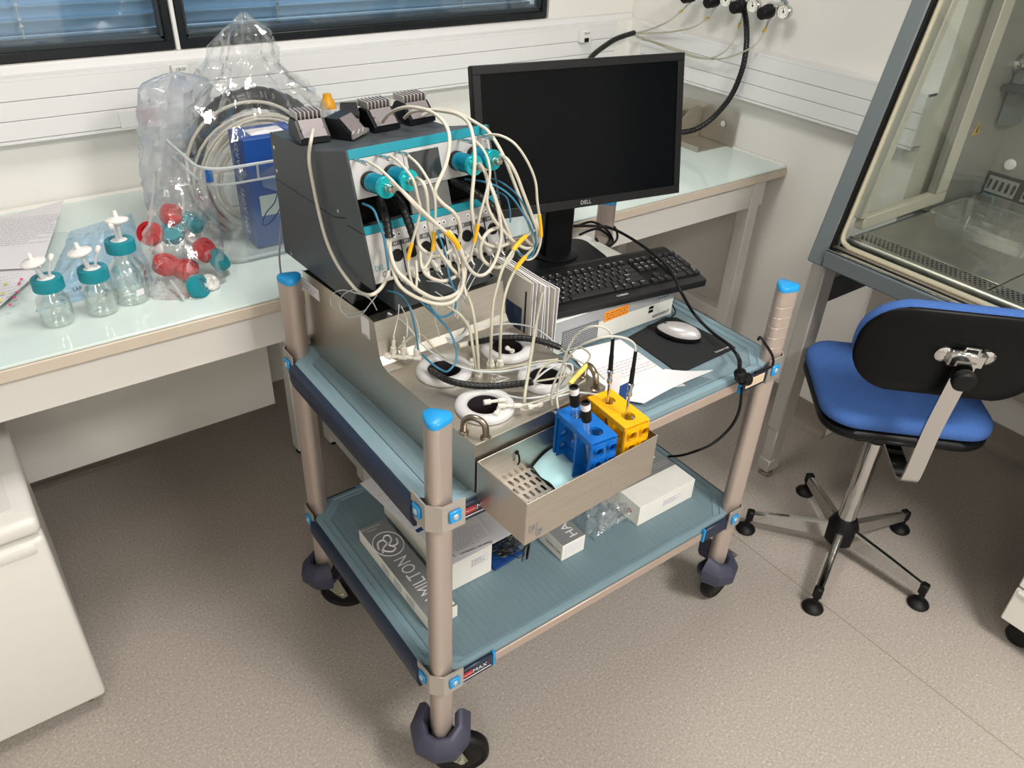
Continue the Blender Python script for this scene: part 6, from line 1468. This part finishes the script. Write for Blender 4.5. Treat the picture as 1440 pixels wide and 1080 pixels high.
# hair-thin air lines
GA = 'hair-thin air lines'
thin = [[(530, 436, .33), (520, 420, ('x', -.004)), (500, 412, ('x', -.014)), (480, 408, ('x', -.016)), (466, 416, ('x', -.014)), (468, 432, ('x', -.012)), (490, 441, ('x', -.010)), (515, 436, ('x', -.006))],
        [(497, 407, ('x', -.006)), (482, 415, ('x', -.014)), (478, 432, ('x', -.016)), (490, 446, ('x', -.014)), (508, 442, ('x', -.010)), (520, 428, ('x', -.005)), (530, 415, .30)],
        [(561, 428, .29), (560, 445, .28), (556, 462, .275), (553, 475, .268)], [(564, 430, .29), (572, 448, .275), (573, 462, .265), (572, 474, .258)], [(575, 428, .28), (586, 452, .265), (590, 470, .255), (590, 480, .25)],
        [(600, 395, .29), (620, 398, .26), (640, 408, .24), (630, 420, .24), (612, 410, .25)], [(614, 384, .30), (630, 400, .26), (645, 412, .24), (655, 425, .22)], [(655, 378, .29), (648, 395, .26), (640, 418, .24), (636, 440, .225)],
        [(668, 372, .29), (655, 400, .255), (645, 425, .235), (640, 445, .22)], [(680, 370, .29), (662, 400, .255), (650, 425, .235), (643, 448, .22)], [(614, 430, .25), (612, 450, .24), (616, 465, .235), (618, 474, .232)]]
for i, L_ in enumerate(thin): cable('air_line', CP(L_, False), .0010, WTUBE, (['outer air line loop at the left corner of the control unit', 'inner air line loop at the left corner of the control unit', 'air line to the leftmost manifold tap', 'air line to the middle manifold tap', 'air line to the right manifold tap']+['hair-thin clear air line below the sockets']*5+['air line hanging to the small clear coil'])[i], 'tube', group=GA, seg=6)
# ---- things lying on the steel deck
LM = thing('luer_manifold', 'white luer manifold with three upright taps at the left of the deck', 'manifold', LW(LB(560, 500, z=.112)))
pA = CP([(541, 500, zz(.125))], False)[0]; pB = CP([(598, 504, zz(.125))], False)[0]; dM = (pB-pA).normalized()
b = BM(); lathe(b, [(.006, 0), (.0075, .001), (.0075, .012), (.004, .013), (.004, .026), (.0055, .027), (.0055, .042), (.004, .043), (.004, .055), (.0055, .056), (.0055, .068), (.003, .07)], 14, axisM(pA, pB)); obj('body', b, LUER, LM, 35)
for f_ in (.016, .035, .060):
    p = pA+dM*f_; b = BM(); lathe(b, [(.004, 0), (.004, .008), (.0062, .009), (.0062, .020), (.004, .022), (.0035, .034), (.0018, .036), (.0018, .044)], 12, axisM(p, p+Z*.1+dM*.008)); obj('tap', b, LUER, LM, 35)
pC = BMX @ Vector((.04, .36, .113))
# support pin so that the manifold lies against the rear slope
GP = 'white port nuts on the deck'
for i, (u_, v_) in enumerate(((673, 527), (690, 513), (703, 513), (737, 575), (665, 512))):
    q = LB(u_, v_, z=.109); b = BM(); lathe(b, [(.0085, 0), (.0085, .004), (.0065, .005), (.0065, .011), (.0035, .013)], 6, Matrix.Translation(LW((q.x, q.y, .1083)))); solo('port_nut', b, LUER, ['white port nut between the two rear wells', 'left white port nut in front of the rear right well', 'right white port nut in front of the rear right well', 'white port nut beside the front left well', 'white port nut at the edge of the rear right well'][i], 'fitting', GP, smooth=30)
def luer(P, label):
    b = BM(); d = (P[-1]-P[0]); L_ = d.length; lathe(b, [(.003, 0), (.0050, .0005), (.0050, L_*.3), (.0030, L_*.32), (.0030, L_*.62), (.0045, L_*.64), (.0045, L_*.9), (.002, L_)], 10, axisM(P[0], P[-1])); return solo('luer_fitting', b, LUER, label, 'fitting', 'luer fittings over the front left well', smooth=35, loc=P[0])
for pi_, pr in enumerate((((680, 566, zz(.130)), (712, 562, zz(.128))), ((700, 571, zz(.126)), (735, 570, zz(.126))), ((696, 585, zz(.121)), (704, 570, zz(.121))), ((742, 573, zz(.122)), (764, 568, zz(.122))), ((722, 495, zz(.122)), (711, 488, zz(.134))))): luer(CP(pr, False), ['upper white luer fitting over the front left well', 'lower white luer fitting over the front left well', 'small upright luer fitting inside the front left well', 'white luer fitting between the front wells', 'white luer fitting inside the rear right well'][pi_])
spiral_hose('spiral_hose', CP([(660, 483, zz(.122)), (690, 477, zz(.134)), (713, 475, zz(.136)), (740, 476, zz(.136)), (765, 481, zz(.132)), (788, 489, zz(.122))], False), .0058, 'black spiral-wrapped hose lying over the rear right well', .0085)
spiral_hose('spiral_hose', CP([(606, 521, zz(.128)), (626, 533, zz(.136)), (650, 540, zz(.134)), (685, 543, zz(.126)), (720, 541, zz(.126)), (750, 537, zz(.132))], False), .0058, 'black spiral-wrapped hose lying over the rear left well', .0085)
cl_ = LW(LB(640, 468, z=.125))
for k in range(3):
    P = [cl_+Vector((.030*math.cos(a)+.002*k, .022*math.sin(a)+.008, .004*k+.012*math.sin(a+.6))) for a in [2*PI*i/18 for i in range(18)]]
    b = BM(); tube(b, P, .0016, 6, 2, closed=True)
    if k == 0: ck = solo('tube_coil', b, WTUBE, 'small coil of thin clear tube behind the rear wells', 'tubing', loc=cl_)
    else: obj('turn', b, WTUBE, ck)
b = BM(); P = CP([(646, 486, zz(.118)), (662, 482, zz(.120))], False); tube(b, P, .0055, 10, smooth=False); obj('white_end', b, LUER, ck)
GD = 'clear tubes over the right wells'
deck = [[(788, 489, .122), (800, 500, .126), (822, 512, .128), (838, 522, .120), (850, 533, .115)], [(786, 487, .124), (760, 466, .128), (735, 457, .124), (700, 456, .118), (660, 464, .118)], [(748, 537, .134), (790, 530, .14), (815, 520, .13), (830, 500, .12), (815, 487, .118)],
        [(748, 538, .132), (770, 520, .142), (790, 512, .145), (805, 515, .14), (800, 540, .13), (780, 562, .12)], [(752, 536, .13), (762, 518, .146), (780, 508, .148), (795, 512, .14), (790, 535, .125), (770, 560, .118)], [(760, 566, .120), (790, 556, .124), (815, 552, .126), (840, 555, .118)],
        [(735, 570, .126), (770, 560, .128), (800, 548, .132), (822, 535, .128)], [(700, 552, .118), (735, 560, .124), (770, 556, .126), (800, 545, .128)], [(560, 490, .16), (590, 470, .16), (620, 500, .135), (660, 518, .124), (700, 520, .120), (750, 510, .124), (785, 505, .13)], [(545, 440, .2), (570, 455, .18), (600, 490, .15), (650, 517, .13), (700, 523, .124), (760, 512, .128)]]
for i, L_ in enumerate(deck): cable('clear_tube', CP([(a, c, zz(d)) for a, c, d in L_], False), .0019, WTUBE if i % 2 else CLEAR, ['clear tube from the rear hose end towards the right handle', 'clear tube arching behind the rear right well', 'clear tube from the front hose end to the right rear', 'outer clear loop over the right front well', 'inner clear loop over the right front well', 'clear tube lying in front of the right handle', 'clear tube from the luer fittings to the right', 'clear tube along the front of the deck', 'clear tube sweeping across the deck from the manifold', 'clear tube sweeping across the deck from the control unit corner'][i], 'tube', group=GD, seg=6)
P = CP([(801, 540, zz(.140)), (812, 528, zz(.144)), (825, 514, zz(.142))], False); cable('yellow_tube', P, .0048, mat('pale_yellow', 'dcc766', .5), 'short pale yellow tube sleeve above the rear right well', 'tube')
# ---- probes in the yellow rack
def probe(hx, hy, top, label, pts):
    t0 = LB(*top, y=hy-.002); a = Vector((hx, hy, .020)); e = Vector((t0.x, t0.y, t0.z)); d = (e-a).normalized(); L_ = (e-a).length
    t = thing('probe', label, 'probe', LW(a), group='steel probes in the yellow rack'); A_, E_ = LW(a), LW(e); dd = (E_-A_).normalized()
    b = BM(); lathe(b, [(.0022, 0), (.0024, L_*.70)], 12, axisM(A_, E_)); obj('rod', b, CHROME, t)
    b = BM(); lathe(b, [(.0026, L_*.60), (.0050, L_*.62), (.0050, L_*.635), (.0036, L_*.65), (.0044, L_*.69), (.0054, L_*.70), (.0054, L_*.725), (.0034, L_*.73)], 16, axisM(A_, E_)); obj('fitting', b, CHROME, t)
    b = BM(); lathe(b, [(.0042, L_*.73), (.0040, L_*.85), (.0034, L_*.86), (.0030, L_)], 14, axisM(A_, E_)); obj('black_sleeve', b, RUBBER, t)
    P = [E_-dd*.004]+CP(pts, False); b = BM(); tube(b, P, .0020, 8, 6); obj('lead', b, mat('grey_lead', 'b9b7ae', .4), t); return t
probe(.262, -.050, (862, 476), 'steel probe in the rear hole of the yellow rack', [(856, 465, -.045), (842, 459, -.035), (826, 461, -.02), (808, 474, .0), (795, 500, .01), (788, 530, .01), (783, 556, .01), (785, 575, zz(.116))])
probe(.254, -.098, (894, 494), 'steel probe in the front hole of the yellow rack', [(892, 484, -.095), (880, 476, -.085), (860, 473, -.07), (835, 478, -.05), (808, 492, -.02), (788, 520, .0), (776, 550, .01), (778, 575, .008), (790, 590, zz(.112))])
GBL = film('tube_glass', 'dfeaf0', .04, .2, .04)
for (hx, hy, top, lab) in ((.190, -.050, (807, 544), 'capped glass tube in the rear hole of the blue rack'), (.1785, -.094, (823, 566), 'capped glass tube in the front hole of the blue rack')):
    t0 = LB(*top, y=hy); a = Vector((hx, hy, .055)); A_, E_ = LW(a), LW(t0); L_ = (E_-A_).length; M_ = axisM(A_, E_)
    t = thing('glass_tube', lab, 'tube', A_, group='capped tubes in the blue rack')
    b = BM(); lathe(b, [(0, -.002), (.005, 0), (.0066, .004), (.0066, L_-.028)], 18, M_, cap=False); obj('glass', b, GBL, t, 50)
    b = BM(); lathe(b, [(.0082, L_-.040), (.0088, L_-.038), (.0088, L_-.014), (.0080, L_-.013), (.0080, L_), (.0055, L_+.0005), (.0050, L_-.004), (0, L_-.004)], 20, M_, cap=False); cp = obj('cap', b, RUBBER, t)
    b = BM(); lathe(b, [(.0084, L_-.0135), (.0084, L_-.0005)], 20, M_, cap=False); obj('white_band', b, PAPER, cp)
# ---- mains lead with plug hanging from the cart corner
ML = [at(800, 318, y=-1.0), at(840, 318, y=-1.02), at(862, 322, y=-1.05), at(892, 338, y=-1.10), at(925, 362, y=-1.17), at(945, 385, y=-1.22), at(958, 412, y=-1.29), at(975, 440, y=-1.36), at(1000, 465, y=-1.42), at(1025, 483, y=-1.47), at(1037, 500, y=-1.50)]
ML[-1] = at(1037, 500, z=.832); ML[-2] = at(1024, 484, z=.832); ML[-3] = at(1000, 466, z=.826); ML[-4] = at(976, 441, z=.842); ML[-5] = at(958, 411, z=.915); ML[-6] = at(945, 384, z=.935); ML[-7] = at(925, 362, z=.945); ML[-8] = at(892, 338, z=.95)
b = BM(); tube(b, ML, .0036, 10, 6); mc = solo('mains_lead', b, RUBBER, 'black mains lead with a plug draped over the cart corner', 'cable', loc=ML[0])
pe = ML[-1]; dn = Vector((.01, -.01, -1)).normalized(); q1 = at(1040, 522, y=-1.565)
b = BM(); tube(b, [pe, at(1040, 508, y=-1.56), q1], .0046, 10, 4); obj('strain_relief', b, RUBBER, mc)
q2 = at(1044, 538, y=-1.567); b = BM(); lathe(b, [(.006, 0), (.013, .004), (.014, .020), (.010, .028)], 16, axisM(q1-Z*.0, q2)); 
q3 = at(1060, 533, y=-1.570); lathe(b, [(.012, 0), (.0145, .004), (.0145, .020), (.011, .022)], 16, axisM(q2+(q1-q2)*.3, q3)); obj('plug', b, BLACK, mc)
dp_ = (q3-q2).normalized(); b = BM()
for s in (-.0055, .0055): lathe(b, [(.0022, .02), (.0022, .036)], 10, axisM(q2+(q1-q2)*.3+Z*s, q3+Z*s))
obj('pin', b, mat('brass_pin', 'c9b48a', .3, .9), mc)
b = BM(); LL = [at(1043, 545, y=-1.567), at(1040, 575, y=-1.566), at(1028, 600, y=-1.56), at(1005, 622, y=-1.50), at(985, 632, z=.44), at(960, 640, z=.40), at(940, 642, z=.365)]; tube(b, LL, .0034, 10, 6)
solo('mains_lead', b, RUBBER, 'black lead hanging from the plug down to the lower shelf', 'cable', loc=LL[0])
b = BM(); LL = [at(1066, 478, z=.815), at(1069, 474, z=.83), at(1075, 482, y=-1.56), at(1086, 500, y=-1.572), at(1086, 514, y=-1.572), at(1074, 520, y=-1.572), at(1062, 524, y=-1.572)]; tube(b, LL, .0030, 8, 6); solo('cable_loop', b, RUBBER, 'short black cable loop hooked round the right cart post', 'cable', loc=LL[0])
b = BM(); box(b, AX+CW-.105, AX+CW-.045, AY-.0295, AY-.0285, ZU-.020, ZU+.002); o = solo('price_label', b, mat('label_tan', 'd9c3a4', .6), 'cream paper label on the right front corner of the cart', 'label', smooth=0); scribble(o, (AX+CW-.075, AY-.0297, ZU-.009), X, Z, .05, .014, 3, INKG, seed=41, thick=.001)
# loose cables behind the monitor foot
for i, L_ in enumerate(([(812, 318, -.98), (832, 312, -.98), (852, 322, -.985), (862, 340, -.99), (850, 352, -1.0)], [(815, 330, -.985), (840, 322, -.98), (858, 335, -.985), (848, 350, -.99), (838, 335, -.985)], [(838, 322, -.975), (862, 318, -.975), (868, 335, -.98), (856, 348, -.985)])):
    b = BM(); P = [at(u_, v_, y=y_) for u_, v_, y_ in L_]; tube(b, P, .0032, 8, 6); solo('loose_cable', b, RUBBER, ['outer black cable curled behind the monitor foot', 'small inner black cable loop behind the monitor foot', 'rightmost black cable curled behind the monitor foot'][i], 'cable', 'cables behind the monitor', loc=P[0])
b = BM(); P = [LW((.004, .6735, .34)), at(386, 285, y=-.83), at(374, 300, y=-.82), at(370, 316, y=-.82), at(380, 313, y=-.82), at(390, 300, y=-.84), LW((.004, .6735, .30))]; tube(b, P, .0012, 6, 6); solo('thin_wire', b, mat('wire_blue', '1f3a66', .5), 'thin dark blue wire loop beside the crate', 'wire', loc=P[0])
b = BM(); P = [at(396, 310, y=-.86), at(394, 335, y=-.86), at(393, 365, y=-.86), at(396, 392, y=-.86)]; tube(b, P, .0022, 6, 6); solo('grey_cable', b, mat('grey_cable', '8a8d90', .5), 'grey cable hanging behind the left cart post', 'cable', loc=P[0])
